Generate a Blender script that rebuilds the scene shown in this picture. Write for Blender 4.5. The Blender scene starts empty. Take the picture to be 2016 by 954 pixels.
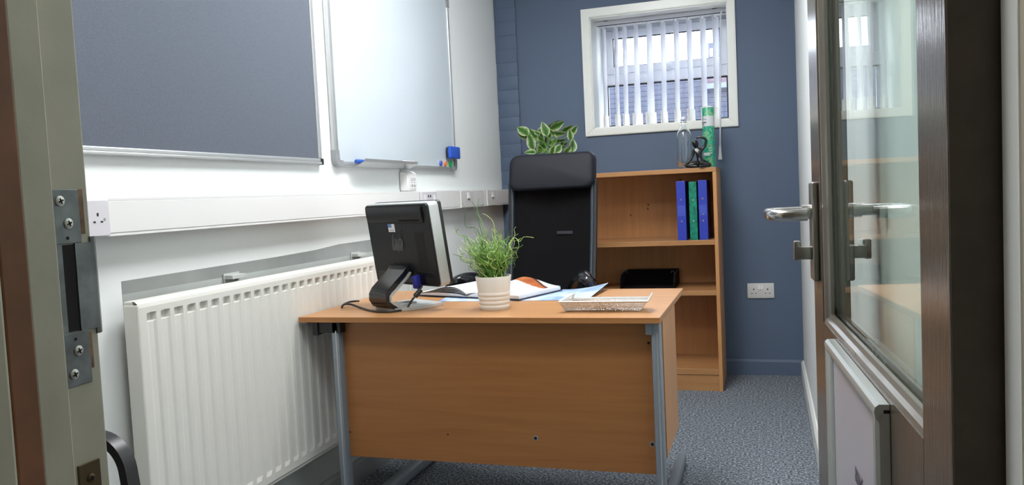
import bpy, bmesh, math, random
from mathutils import Matrix, Vector, Euler
random.seed(7)
PI = math.pi
S = bpy.context.scene
C = S.collection

# ------------------------------------------------------------------ camera
cam_d = bpy.data.cameras.new('camera')
cam_d.sensor_width = 36.0
cam_d.lens = 27.9856
cam_d.clip_start = 0.02
cam = bpy.data.objects.new('camera', cam_d)
C.objects.link(cam)
RI, UP, FW = (0.9516, 0.3037, -0.0477), (0.0276, 0.0704, 0.9971), (-0.3062, 0.9502, -0.0586)
cam.matrix_world = Matrix(((RI[0], UP[0], -FW[0], 0), (RI[1], UP[1], -FW[1], 0), (RI[2], UP[2], -FW[2], 1.1), (0, 0, 0, 1)))
S.camera = cam

# ------------------------------------------------------------------ sky, exposure, ceiling lamps' strength
world = bpy.data.worlds.new('overcast_sky')
S.world = world
world.use_nodes = True
bg = world.node_tree.nodes['Background']
bg.inputs[0].default_value = (0.86, 0.93, 1.0, 1)
bg.inputs[1].default_value = 13.0
S.view_settings.view_transform = 'Standard'
S.view_settings.look = 'None'
S.view_settings.gamma = 1.0
S.view_settings.exposure = 0.0
PANEL_ROOM = 23.0
PANEL_NEAR = 21.0
FILL_CORRIDOR = 8.5

# ------------------------------------------------------------------ materials
def lin(c):
    return tuple((x / 255 / 12.92) if x / 255 <= 0.04045 else ((x / 255 + 0.055) / 1.055) ** 2.4 for x in c) + (1,)

MATS = {}
def mat(name, rgb, rough=0.5, metal=0.0, noise=0.0, nscale=40, bump=0.0, bscale=200, spec=0.5, alpha=1.0, trans=0.0, stretch=None, rgb2=None, coat=0.0, bdist=0.001):
    m = bpy.data.materials.new(name)
    m.use_nodes = True
    nt = m.node_tree
    b = nt.nodes['Principled BSDF']
    b.inputs['Base Color'].default_value = lin(rgb)
    b.inputs['Roughness'].default_value = rough
    b.inputs['Metallic'].default_value = metal
    b.inputs['Specular IOR Level'].default_value = spec
    b.inputs['Alpha'].default_value = alpha
    b.inputs['Transmission Weight'].default_value = trans
    b.inputs['Coat Weight'].default_value = coat
    tc = nt.nodes.new('ShaderNodeTexCoord')
    mp = nt.nodes.new('ShaderNodeMapping')
    nt.links.new(tc.outputs['Object'], mp.inputs[0])
    if stretch: mp.inputs['Scale'].default_value = stretch
    if noise > 0 or rgb2:
        n = nt.nodes.new('ShaderNodeTexNoise')
        n.inputs['Scale'].default_value = nscale
        n.inputs['Detail'].default_value = 6
        nt.links.new(mp.outputs[0], n.inputs['Vector'])
        r = nt.nodes.new('ShaderNodeValToRGB')
        c1 = rgb2 if rgb2 else tuple(x * (1 - noise) for x in rgb)
        c2 = rgb if rgb2 else tuple(min(255, x * (1 + noise)) for x in rgb)
        r.color_ramp.elements[0].color = lin(c1); r.color_ramp.elements[0].position = 0.35
        r.color_ramp.elements[1].color = lin(c2); r.color_ramp.elements[1].position = 0.65
        nt.links.new(n.outputs['Fac'], r.inputs[0])
        nt.links.new(r.outputs[0], b.inputs['Base Color'])
    if bump > 0:
        n2 = nt.nodes.new('ShaderNodeTexNoise')
        n2.inputs['Scale'].default_value = bscale
        n2.inputs['Detail'].default_value = 4
        nt.links.new(mp.outputs[0] if stretch else tc.outputs['Object'], n2.inputs['Vector'])
        bu = nt.nodes.new('ShaderNodeBump')
        bu.inputs['Strength'].default_value = bump
        bu.inputs['Distance'].default_value = bdist
        nt.links.new(n2.outputs['Fac'], bu.inputs['Height'])
        nt.links.new(bu.outputs[0], b.inputs['Normal'])
    MATS[name] = m
    return m

def glass_mat(name, tint, strength=1.0, base=0.04):
    """thin pane: clear body with Schlick reflection on each face"""
    m = bpy.data.materials.new(name); m.use_nodes = True
    nt = m.node_tree
    for n in list(nt.nodes): nt.nodes.remove(n)
    out = nt.nodes.new('ShaderNodeOutputMaterial')
    tr = nt.nodes.new('ShaderNodeBsdfTransparent'); tr.inputs[0].default_value = tint
    gl = nt.nodes.new('ShaderNodeBsdfGlossy'); gl.inputs['Roughness'].default_value = 0.0
    gl.inputs['Color'].default_value = (1, 1, 1, 1)
    lw = nt.nodes.new('ShaderNodeLayerWeight'); lw.inputs[0].default_value = 0.5
    p = nt.nodes.new('ShaderNodeMath'); p.operation = 'POWER'; p.inputs[1].default_value = 5
    a = nt.nodes.new('ShaderNodeMath'); a.operation = 'MULTIPLY_ADD'; a.inputs[1].default_value = (1 - base) * strength; a.inputs[2].default_value = base * strength
    mx = nt.nodes.new('ShaderNodeMixShader')
    nt.links.new(lw.outputs['Facing'], p.inputs[0]); nt.links.new(p.outputs[0], a.inputs[0]); nt.links.new(a.outputs[0], mx.inputs[0])
    nt.links.new(tr.outputs[0], mx.inputs[1]); nt.links.new(gl.outputs[0], mx.inputs[2]); nt.links.new(mx.outputs[0], out.inputs[0])
    MATS[name] = m
    return m

def emit_mat(name, rgb, strength):
    m = bpy.data.materials.new(name); m.use_nodes = True
    nt = m.node_tree
    for n in list(nt.nodes): nt.nodes.remove(n)
    out = nt.nodes.new('ShaderNodeOutputMaterial')
    e = nt.nodes.new('ShaderNodeEmission'); e.inputs[0].default_value = rgb; e.inputs[1].default_value = strength
    nt.links.new(e.outputs[0], out.inputs[0])
    return m

def wood(name, c1, c2, axis, rough=0.38):
    """beech laminate with fine grain running along an axis"""
    m = bpy.data.materials.new(name); m.use_nodes = True
    nt = m.node_tree; b = nt.nodes['Principled BSDF']
    b.inputs['Roughness'].default_value = rough
    tc = nt.nodes.new('ShaderNodeTexCoord'); mp = nt.nodes.new('ShaderNodeMapping')
    sc = [26, 26, 26]; sc[axis] = 1.3
    mp.inputs['Scale'].default_value = sc
    nt.links.new(tc.outputs['Object'], mp.inputs[0])
    n = nt.nodes.new('ShaderNodeTexNoise'); n.inputs['Scale'].default_value = 1.4; n.inputs['Detail'].default_value = 8; n.inputs['Roughness'].default_value = 0.62
    n.inputs['Distortion'].default_value = 0.4
    nt.links.new(mp.outputs[0], n.inputs['Vector'])
    r = nt.nodes.new('ShaderNodeValToRGB')
    r.color_ramp.elements[0].color = lin(c1); r.color_ramp.elements[0].position = 0.3
    r.color_ramp.elements[1].color = lin(c2); r.color_ramp.elements[1].position = 0.72
    nt.links.new(n.outputs['Fac'], r.inputs[0]); nt.links.new(r.outputs[0], b.inputs['Base Color'])
    MATS[name] = m
    return m

M = MATS
mat('wall_white', (228, 232, 232), 0.75, bump=0.10, bscale=160)
mat('wall_patch', (172, 176, 174), 0.8, noise=0.05, nscale=3, bump=0.1, bscale=120)
mat('wall_patch_dark', (142, 145, 144), 0.8, noise=0.06, nscale=4, bump=0.1, bscale=120)
mat('wall_blue', (87, 103, 127), 0.62, bump=0.12, bscale=140)
mat('corridor_paint', (176, 168, 150), 0.8)
mat('ceiling_white', (238, 238, 234), 0.9)
mat('gloss_white', (236, 238, 234), 0.28)
mat('frame_cream', (178, 176, 160), 0.4, noise=0.03, nscale=12, bump=0.25, bscale=60)
mat('frame_brown', (118, 78, 52), 0.6, noise=0.12, nscale=10)
mat('door_brown', (96, 86, 76), 0.2, noise=0.10, nscale=3, bump=0.5, bscale=1.0, stretch=(300, 300, 14), spec=0.7, bdist=0.0008)
mat('door_edge', (74, 66, 58), 0.55, noise=0.08, nscale=20)
mat('bead_grey', (120, 114, 106), 0.22, spec=0.6, bump=0.2, bscale=80)
mat('steel', (190, 190, 188), 0.22, metal=1.0)
mat('satin_steel', (150, 146, 140), 0.36, metal=1.0)
mat('zinc_plate', (120, 124, 126), 0.42, metal=0.85, noise=0.15, nscale=30)
mat('brass_dark', (92, 78, 56), 0.45, metal=0.8)
mat('screw_zinc', (205, 205, 200), 0.3, metal=1.0)
mat('dark_hole', (12, 12, 13), 0.8)
mat('bare_wood', (128, 104, 84), 0.8, noise=0.2, nscale=60)
mat('alu', (196, 199, 200), 0.35, metal=0.6)
mat('alu_grey', (150, 153, 156), 0.45, metal=0.2)
mat('felt_grey', (98, 104, 115), 0.95, noise=0.06, nscale=350, bump=0.5, bscale=600, spec=0.1)
mat('board_white', (194, 204, 212), 0.14, spec=0.6)
mat('plastic_white', (226, 226, 226), 0.4)
mat('plastic_offwhite', (214, 214, 212), 0.45)
mat('plastic_grey', (208, 206, 212), 0.45)
mat('socket_cool', (200, 200, 202), 0.4)
mat('radiator', (218, 218, 212), 0.3)
mat('radiator_back', (190, 189, 182), 0.5)
mat('black_plastic', (30, 31, 34), 0.42)
mat('black_gloss', (26, 28, 32), 0.18, spec=0.6)
mat('monitor_black', (24, 25, 29), 0.5, spec=0.35, bump=0.15, bscale=900)
mat('monitor_silver', (196, 200, 200), 0.36, metal=0.35)
mat('logo_dark', (20, 20, 22), 0.2)
mat('logo_grey', (72, 72, 76), 0.3, metal=0.3)
mat('vga_blue', (42, 50, 150), 0.4)
mat('sticker_blue', (96, 130, 190), 0.4)
mat('paper_white', (240, 240, 240), 0.6)
mat('headrest', (20, 23, 31), 0.6, spec=0.3, bump=0.2, bscale=500)
mat('chair_black', (18, 19, 23), 0.5)
mat('label_dark', (44, 46, 52), 0.7)
mat('chair_frame', (74, 82, 94), 0.35, metal=0.6)
mat('desk_metal', (138, 148, 158), 0.45, metal=0.25)
mat('pot_white', (236, 234, 227), 0.45)
mat('soil', (60, 46, 36), 0.95, noise=0.2)
mat('stem_dark', (70, 112, 44), 0.5)
mat('stem_mid', (124, 172, 72), 0.5)
mat('stem_pale', (184, 206, 124), 0.5)
mat('wire_silver', (206, 207, 205), 0.35, metal=0.55)
mat('mesh_black', (26, 24, 26), 0.5)
mat('binder_blue', (50, 66, 176), 0.36)
mat('binder_pocket', (74, 90, 190), 0.2)
mat('binder_green', (22, 150, 120), 0.36, rgb2=(10, 96, 82), nscale=45)
mat('rivet', (225, 225, 225), 0.2, metal=1.0)
mat('figure_black', (14, 14, 15), 0.25, spec=0.5)
mat('eraser_blue', (36, 84, 190), 0.55)
mat('marker_blue', (40, 84, 170), 0.4)
mat('magnet_blue', (70, 90, 190), 0.2)
mat('magnet_orange', (226, 130, 70), 0.2)
mat('magnet_green', (40, 180, 90), 0.2)
mat('magnet_clear', (216, 220, 226), 0.2, alpha=0.55)
mat('tube_label', (208, 212, 216), 0.5)
mat('print_grey', (112, 108, 116), 0.5)
mat('ink', (70, 70, 76), 0.6)
mat('cover_navy', (26, 34, 62), 0.3)
mat('blind_white', (240, 241, 245), 0.75)
def translucent(name, rgb, k):
    """lets part of the daylight through the cloth"""
    nt = MATS[name].node_tree
    out = nt.nodes['Material Output']; b = nt.nodes['Principled BSDF']
    tl = nt.nodes.new('ShaderNodeBsdfTranslucent'); tl.inputs[0].default_value = lin(rgb)
    mx = nt.nodes.new('ShaderNodeMixShader'); mx.inputs[0].default_value = k
    nt.links.new(b.outputs[0], mx.inputs[1]); nt.links.new(tl.outputs[0], mx.inputs[2]); nt.links.new(mx.outputs[0], out.inputs[0])
translucent('blind_white', (244, 244, 248), 0.55)
mat('hem_white', (240, 238, 232), 0.6)
mat('upvc', (216, 220, 232), 0.3)
mat('seal_black', (18, 18, 20), 0.6)
mat('sign_grey', (186, 182, 190), 0.25)
mat('sign_frame', (196, 200, 198), 0.25, metal=0.4)
mat('sign_side', (84, 70, 66), 0.3, metal=0.5)
mat('garden_wall_paint', (60, 64, 80), 0.85, noise=0.10, nscale=3)
mat('coping_pale', (100, 108, 126), 0.8)
mat('red_brick', (88, 72, 84), 0.9, noise=0.15, nscale=20)
mat('far_render', (66, 70, 86), 0.9, noise=0.05, nscale=2)
mat('visitor_black', (34, 34, 36), 0.35)
mat('visitor_seat', (40, 42, 48), 0.9)
glass_mat('pane_clear', (0.97, 0.98, 0.99, 1))
glass_mat('pane_door', (0.93, 0.975, 0.95, 1), strength=0.62, base=0.05)
mat('bottle_glass', (250, 252, 252), 0.0, trans=1.0)
M['carpet'] = None

def carpet():
    m = bpy.data.materials.new('carpet'); m.use_nodes = True
    nt = m.node_tree; b = nt.nodes['Principled BSDF']
    b.inputs['Roughness'].default_value = 1.0; b.inputs['Specular IOR Level'].default_value = 0.1
    tc = nt.nodes.new('ShaderNodeTexCoord')
    n = nt.nodes.new('ShaderNodeTexNoise'); n.inputs['Scale'].default_value = 110; n.inputs['Detail'].default_value = 3; n.inputs['Roughness'].default_value = 0.7
    nt.links.new(tc.outputs['Object'], n.inputs['Vector'])
    r = nt.nodes.new('ShaderNodeValToRGB')
    r.color_ramp.elements[0].color = lin((58, 63, 70)); r.color_ramp.elements[0].position = 0.36
    r.color_ramp.elements[1].color = lin((180, 186, 192)); r.color_ramp.elements[1].position = 0.66
    e = r.color_ramp.elements.new(0.5); e.color = lin((106, 113, 122))
    nt.links.new(n.outputs['Fac'], r.inputs[0]); nt.links.new(r.outputs[0], b.inputs['Base Color'])
    bu = nt.nodes.new('ShaderNodeBump'); bu.inputs['Strength'].default_value = 0.8; bu.inputs['Distance'].default_value = 0.004
    nt.links.new(n.outputs['Fac'], bu.inputs['Height']); nt.links.new(bu.outputs[0], b.inputs['Normal'])
    M['carpet'] = m
carpet()
wood('beech_x', (168, 120, 76), (184, 136, 90), 0)
wood('beech_z', (188, 134, 84), (204, 150, 98), 2)
wood('beech_panel', (150, 98, 52), (168, 114, 64), 0)
wood('beech_edge', (166, 112, 64), (180, 126, 76), 0)

def brushed_mesh(name, rgb, alpha, sx):
    """woven mesh cloth: a fine grid of holes"""
    m = bpy.data.materials.new(name); m.use_nodes = True
    nt = m.node_tree; b = nt.nodes['Principled BSDF']
    b.inputs['Base Color'].default_value = lin(rgb); b.inputs['Roughness'].default_value = 0.8; b.inputs['Specular IOR Level'].default_value = 0.15
    out = nt.nodes['Material Output']
    tr = nt.nodes.new('ShaderNodeBsdfTransparent')
    mx = nt.nodes.new('ShaderNodeMixShader'); mx.inputs[0].default_value = alpha
    nt.links.new(tr.outputs[0], mx.inputs[1]); nt.links.new(b.outputs[0], mx.inputs[2]); nt.links.new(mx.outputs[0], out.inputs[0])
    M[name] = m
brushed_mesh('chair_mesh', (8, 8, 11), 0.93, 1)
brushed_mesh('tray_mesh_black', (26, 22, 24), 0.86, 1)

def wire_mesh_mat():
    """expanded silver wire mesh: a honeycomb of holes in the sheet"""
    m = bpy.data.materials.new('wire_mesh'); m.use_nodes = True
    nt = m.node_tree; b = nt.nodes['Principled BSDF']; out = nt.nodes['Material Output']
    b.inputs['Base Color'].default_value = lin((236, 236, 235)); b.inputs['Roughness'].default_value = 0.4; b.inputs['Metallic'].default_value = 0.15
    tc = nt.nodes.new('ShaderNodeTexCoord')
    v = nt.nodes.new('ShaderNodeTexVoronoi'); v.inputs['Scale'].default_value = 190; v.inputs['Randomness'].default_value = 0.15
    nt.links.new(tc.outputs['Object'], v.inputs['Vector'])
    g = nt.nodes.new('ShaderNodeMath'); g.operation = 'GREATER_THAN'; g.inputs[1].default_value = 0.43
    nt.links.new(v.outputs['Distance'], g.inputs[0])
    tr = nt.nodes.new('ShaderNodeBsdfTransparent'); mx = nt.nodes.new('ShaderNodeMixShader')
    nt.links.new(g.outputs[0], mx.inputs[0]); nt.links.new(tr.outputs[0], mx.inputs[1]); nt.links.new(b.outputs[0], mx.inputs[2]); nt.links.new(mx.outputs[0], out.inputs[0])
    M['wire_mesh'] = m
wire_mesh_mat()

def print_mat(name, base, c2, c3, scale, dist=1.5):
    m = bpy.data.materials.new(name); m.use_nodes = True
    nt = m.node_tree; b = nt.nodes['Principled BSDF']; b.inputs['Roughness'].default_value = 0.3
    tc = nt.nodes.new('ShaderNodeTexCoord')
    n = nt.nodes.new('ShaderNodeTexNoise'); n.inputs['Scale'].default_value = scale; n.inputs['Detail'].default_value = 5; n.inputs['Distortion'].default_value = dist
    nt.links.new(tc.outputs['Object'], n.inputs['Vector'])
    r = nt.nodes.new('ShaderNodeValToRGB')
    r.color_ramp.elements[0].color = lin(c2); r.color_ramp.elements[0].position = 0.36
    r.color_ramp.elements[1].color = lin(c3); r.color_ramp.elements[1].position = 0.66
    e = r.color_ramp.elements.new(0.5); e.color = lin(base)
    nt.links.new(n.outputs['Fac'], r.inputs[0]); nt.links.new(r.outputs[0], b.inputs['Base Color'])
    M[name] = m
print_mat('map_print', (186, 208, 236), (128, 160, 206), (222, 228, 240), 9)
print_mat('tube_print', (30, 160, 132), (20, 140, 112), (150, 196, 140), 26, 3.0)

def leaf_mat():
    m = bpy.data.materials.new('variegated_leaf'); m.use_nodes = True
    nt = m.node_tree; b = nt.nodes['Principled BSDF']; b.inputs['Roughness'].default_value = 0.35
    uv = nt.nodes.new('ShaderNodeUVMap'); sp = nt.nodes.new('ShaderNodeSeparateXYZ')
    nt.links.new(uv.outputs[0], sp.inputs[0])
    tc = nt.nodes.new('ShaderNodeTexCoord')
    n = nt.nodes.new('ShaderNodeTexNoise'); n.inputs['Scale'].default_value = 60
    nt.links.new(tc.outputs['Object'], n.inputs['Vector'])
    a = nt.nodes.new('ShaderNodeMath'); a.operation = 'MULTIPLY_ADD'; a.inputs[1].default_value = 0.7
    nt.links.new(n.outputs['Fac'], a.inputs[0]); nt.links.new(sp.outputs['Y'], a.inputs[2])
    r = nt.nodes.new('ShaderNodeValToRGB')
    r.color_ramp.elements[0].color = lin((78, 132, 62)); r.color_ramp.elements[0].position = 0.45
    r.color_ramp.elements[1].color = lin((236, 240, 206)); r.color_ramp.elements[1].position = 0.90
    e = r.color_ramp.elements.new(0.74); e.color = lin((150, 192, 110))
    mp = nt.nodes.new('ShaderNodeMath'); mp.operation = 'MULTIPLY'; mp.inputs[1].default_value = 0.78
    nt.links.new(a.outputs[0], mp.inputs[0]); nt.links.new(mp.outputs[0], r.inputs[0]); nt.links.new(r.outputs[0], b.inputs['Base Color'])
    M['leaf'] = m
leaf_mat()

# ------------------------------------------------------------------ helpers
WM = {}          # thing / part -> matrix of its local frame in the world

def add_box(bm, x0, x1, y0, y1, z0, z1, bev=0.0, seg=2):
    r = bmesh.ops.create_cube(bm, size=1)
    vs = r['verts']
    for v in vs:
        v.co = Vector(((x0 + x1) / 2 + v.co.x * (x1 - x0), (y0 + y1) / 2 + v.co.y * (y1 - y0), (z0 + z1) / 2 + v.co.z * (z1 - z0)))
    if bev > 0:
        es = list({e for v in vs for e in v.link_edges})
        bmesh.ops.bevel(bm, geom=es, offset=bev, segments=seg, affect='EDGES', profile=0.5)
    return bm

def bx(*a, **k):
    return add_box(bmesh.new(), *a, **k)

def frame_dirs(d):
    d = d.normalized()
    a = Vector((0, 0, 1)) if abs(d.z) < 0.9 else Vector((1, 0, 0))
    u = d.cross(a).normalized()
    return u, d.cross(u).normalized()

def add_tube(bm, pts, r, n=8, cap=True, flat=None):
    """tube along a path; r one radius or one per point; flat=(vector,width factor) squashes the section"""
    pts = [Vector(p) for p in pts]
    rs = r if isinstance(r, (list, tuple)) else [r] * len(pts)
    rings = []
    u = None
    for i, p in enumerate(pts):
        d = (pts[min(i + 1, len(pts) - 1)] - pts[max(i - 1, 0)]).normalized()
        if u is None:
            u, w = frame_dirs(d)
        else:
            u = (u - d * u.dot(d)).normalized(); w = d.cross(u)
        ring = []
        for k in range(n):
            a = 2 * PI * k / n
            ring.append(bm.verts.new(p + u * math.cos(a) * rs[i] + w * math.sin(a) * rs[i]))
        rings.append(ring)
    for a, b in zip(rings, rings[1:]):
        for k in range(n):
            bm.faces.new((a[k], a[(k + 1) % n], b[(k + 1) % n], b[k]))
    if cap:
        bm.faces.new(rings[0][::-1]); bm.faces.new(rings[-1])
    return bm

def tube(*a, **k):
    return add_tube(bmesh.new(), *a, **k)

def add_ribbon(bm, pts, wdir, w, t):
    """bar of rectangular section w (along wdir) by t swept along a path"""
    pts = [Vector(p) for p in pts]; wd = Vector(wdir).normalized()
    rings = []
    for i, p in enumerate(pts):
        d = (pts[min(i + 1, len(pts) - 1)] - pts[max(i - 1, 0)]).normalized()
        n = d.cross(wd).normalized()
        rings.append([bm.verts.new(p + wd * a * w / 2 + n * b * t / 2) for a, b in ((-1, -1), (1, -1), (1, 1), (-1, 1))])
    for a, b in zip(rings, rings[1:]):
        for k in range(4):
            bm.faces.new((a[k], a[(k + 1) % 4], b[(k + 1) % 4], b[k]))
    bm.faces.new(rings[0][::-1]); bm.faces.new(rings[-1])
    bmesh.ops.recalc_face_normals(bm, faces=bm.faces)
    return bm

def ribbon(*a):
    return add_ribbon(bmesh.new(), *a)

def add_cyl(bm, p0, p1, r0, r1=None, n=16):
    return add_tube(bm, [p0, p1], [r0, r0 if r1 is None else r1], n)

def cyl(*a, **k):
    return add_cyl(bmesh.new(), *a, **k)

def lathe(profile, n=32, cx=0, cy=0, closed=False):
    bm = bmesh.new()
    rings = []
    for r, z in profile:
        rings.append([bm.verts.new((cx + r * math.cos(2 * PI * k / n), cy + r * math.sin(2 * PI * k / n), z)) for k in range(n)])
    for a, b in zip(rings, rings[1:]):
        for k in range(n):
            bm.faces.new((a[k], a[(k + 1) % n], b[(k + 1) % n], b[k]))
    if closed:
        a, b = rings[-1], rings[0]
        for k in range(n):
            bm.faces.new((a[k], a[(k + 1) % n], b[(k + 1) % n], b[k]))
    else:
        bm.faces.new(rings[0][::-1]); bm.faces.new(rings[-1])
    bmesh.ops.recalc_face_normals(bm, faces=bm.faces)
    return bm

def add_prism(bm, poly, h0, h1, axis='z'):
    """polygon extruded along an axis; poly in the other two coordinates in order"""
    def P(a, b, h):
        return {'z': (a, b, h), 'y': (a, h, b), 'x': (h, a, b)}[axis]
    lo = [bm.verts.new(P(a, b, h0)) for a, b in poly]
    hi = [bm.verts.new(P(a, b, h1)) for a, b in poly]
    n = len(poly)
    for k in range(n):
        bm.faces.new((lo[k], lo[(k + 1) % n], hi[(k + 1) % n], hi[k]))
    bm.faces.new(lo[::-1]); bm.faces.new(hi)
    bmesh.ops.recalc_face_normals(bm, faces=bm.faces)
    return bm

def prism(*a, **k):
    return add_prism(bmesh.new(), *a, **k)

def sheet(rows, thick=0.0, uvs=False):
    """grid of points -> sheet, optionally thickened along its normals"""
    bm = bmesh.new()
    vs = [[bm.verts.new(p) for p in r] for r in rows]
    for a, b in zip(vs, vs[1:]):
        for k in range(len(a) - 1):
            bm.faces.new((a[k], a[k + 1], b[k + 1], b[k]))
    if thick:
        bmesh.ops.recalc_face_normals(bm, faces=bm.faces)
        bmesh.ops.solidify(bm, geom=bm.faces[:], thickness=thick)
        bmesh.ops.recalc_face_normals(bm, faces=bm.faces)
    return bm

def obj(name, bm, m, parent=None, world=False, smooth=None):
    """links a bmesh as one mesh object; world=True when its points are world points although it has a parent"""
    if parent is not None and world:
        bm.transform(WM[parent.name].inverted())
    me = bpy.data.meshes.new(name)
    bm.to_mesh(me); bm.free()
    for mm in (m if isinstance(m, (list, tuple)) else [m]):
        me.materials.append(M[mm] if isinstance(mm, str) else mm)
    if smooth is not None:
        for p in me.polygons: p.use_smooth = True
        try: me.set_sharp_from_angle(angle=math.radians(smooth))
        except Exception: pass
    o = bpy.data.objects.new(name, me)
    C.objects.link(o)
    if parent is not None:
        o.parent = parent
        WM[o.name] = WM[parent.name]
    else:
        WM[o.name] = Matrix.Identity(4)
    return o

def tag(o, label, cat, group=None):
    o['label'] = label; o['category'] = cat
    if group: o['group'] = group
    return o

def thing(name, label, cat, loc=(0, 0, 0), rotz=0.0, group=None):
    o = bpy.data.objects.new(name, None)
    o.empty_display_size = 0.05
    C.objects.link(o)
    o.location = loc; o.rotation_euler = (0, 0, rotz)
    WM[o.name] = Matrix.Translation(loc) @ Matrix.Rotation(rotz, 4, 'Z')
    return tag(o, label, cat, group)

def struct(name, bm, m, smooth=None):
    o = obj(name, bm, m, None, smooth=smooth)
    o['kind'] = 'structure'
    return o

def copies(src, parent, places, name=None):
    """copies of a part sharing its mesh, moved by an offset, in a loop without operators"""
    for off in places:
        c = src.copy(); C.objects.link(c); c.parent = parent
        c.location = Vector(src.location) + Vector(off)
        WM[c.name] = WM[parent.name]

def text_mesh(name, txt, size, m, parent, mtx, shear=0.0, extrude=0.0004, align='CENTER'):
    cu = bpy.data.curves.new(name, 'FONT')
    cu.body = txt; cu.size = size; cu.extrude = extrude; cu.align_x = align; cu.align_y = 'CENTER'; cu.shear = shear
    tmp = bpy.data.objects.new(name + '_tmp', cu)
    C.objects.link(tmp)
    dg = bpy.context.evaluated_depsgraph_get()
    me = bpy.data.meshes.new_from_object(tmp.evaluated_get(dg))
    bpy.data.objects.remove(tmp)
    me.transform(mtx)
    me.materials.clear(); me.materials.append(M[m])
    o = bpy.data.objects.new(name, me); C.objects.link(o)
    if parent is not None:
        o.parent = parent; WM[o.name] = WM[parent.name]
    return o

# ------------------------------------------------------------------ the room
XL, XR, YB, H = -1.579, 0.1752, 4.7646, 2.56
FY0, FY1 = 0.50, 0.644                                  # front wall, corridor side and room side (left of door)
WX0, WX1, WZ0, WZ1 = -0.982, -0.185, 1.476, 2.138       # window opening

struct('floor', bx(-2.6, 2.6, -1.6, YB + 0.02, -0.06, 0.0), 'carpet')
struct('ceiling', bx(-2.6, 2.6, -1.6, YB + 0.45, H, H + 0.08), 'ceiling_white')
wl = struct('wall_left', bx(XL - 0.14, XL, FY0, YB + 0.4, 0, H), 'wall_white')
# the old paint round the radiator: two coats of different grey, a hair proud of the wall
o = obj('old_paint', prism([(1.626, 0.02), (3.30, 0.02), (3.30, 0.895), (1.626, 0.895)], XL - 0.001, XL + 0.0012, 'x'), 'wall_patch', wl)
o = obj('old_paint', prism([(1.626, 0.895), (3.30, 0.895), (3.30, 0.945), (2.72, 0.945), (2.55, 0.936), (2.3, 0.932), (1.626, 0.929)], XL - 0.001, XL + 0.0012, 'x'), 'wall_patch_dark', wl)
wb = bmesh.new()
BT = 0.42
add_box(wb, XL - 0.14, WX0, YB, YB + BT, 0, H)
add_box(wb, WX1, XR + 0.14, YB, YB + BT, 0, H)
add_box(wb, WX0, WX1, YB, YB + BT, 0, WZ0)
add_box(wb, WX0, WX1, YB, YB + BT, WZ1, H)
wback = struct('wall_back', wb, 'wall_blue')
# white linings of the window reveal
rv = bmesh.new()
add_box(rv, WX0, WX0 + 0.006, YB - 0.002, YB + 0.345, WZ0, WZ1)
add_box(rv, WX1 - 0.006, WX1, YB - 0.002, YB + 0.345, WZ0, WZ1)
add_box(rv, WX0, WX1, YB - 0.002, YB + 0.345, WZ1 - 0.006, WZ1)
add_box(rv, WX0, WX1, YB - 0.002, YB + 0.345, WZ0, WZ0 + 0.008)
struct('trim_1', rv, 'gloss_white')
# the strip of painted brickwork in the left corner, brick by brick, bull-nosed on the right
bk = bx(XL + 0.001, -1.442, YB - 0.016, YB + 0.02, 0.0002, 0.0834, bev=0.0012)
brick0 = obj('brick', bk, 'wall_blue', wback, smooth=60)
copies(brick0, wback, [(random.uniform(-0.002, 0.002), random.uniform(-0.0012, 0.0012), 0.0835 * k) for k in range(1, 30)])
obj('mortar_bed', bx(XL, -1.447, YB - 0.009, YB + 0.01, 0, H - 0.04), 'wall_blue', wback)

struct('wall_right', bx(XR, XR + 0.14, 0.735, YB + BT, 0, H), 'wall_white')
struct('wall_front', bx(-2.6, -0.78, FY0, FY1, 0, H), 'corridor_paint')
wf = bmesh.new()
add_box(wf, 0.25, 2.6, 0.52, 0.735, 0, H)
add_box(wf, -0.78, 0.25, FY0, FY1, 2.06, H)
struct('wall_doorway', wf, 'corridor_paint')
struct('wall_corridor', bx(-2.6, 2.6, -1.68, -1.6, 0, H), 'corridor_paint')
struct('wall_corridor_left', bx(-2.68, -2.6, -1.6, 0.6, 0, H), 'corridor_paint')
struct('wall_corridor_right', bx(2.6, 2.68, -1.6, 0.6, 0, H), 'corridor_paint')

def skirting(name, pts, h, m, t=0.016, side=(0, 1)):
    (xa, ya), (xb, yb) = pts
    bm = bmesh.new()
    sx, sy = side
    if sx:
        prof = [(xa, 0), (xa + sx * t, 0), (xa + sx * t, h - 0.012), (xa + sx * 0.006, h), (xa, h)]
        add_prism(bm, prof, ya, yb, 'y')
    else:
        prof = [(ya, 0), (ya + sy * t, 0), (ya + sy * t, h - 0.012), (ya + sy * 0.006, h), (ya, h)]
        add_prism(bm, prof, xa, xb, 'x')
    return struct(name, bm, m)
skirting('baseboard_back', ((-1.44, YB), (XR, YB)), 0.089, 'wall_blue', side=(0, -1))
skirting('baseboard_right', ((XR, 0.74), (XR, YB - 0.016)), 0.089, 'gloss_white', side=(-1, 0))
skirting('baseboard_left', ((XL, FY1), (XL, YB - 0.02)), 0.086, 'alu_grey', side=(1, 0))

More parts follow.
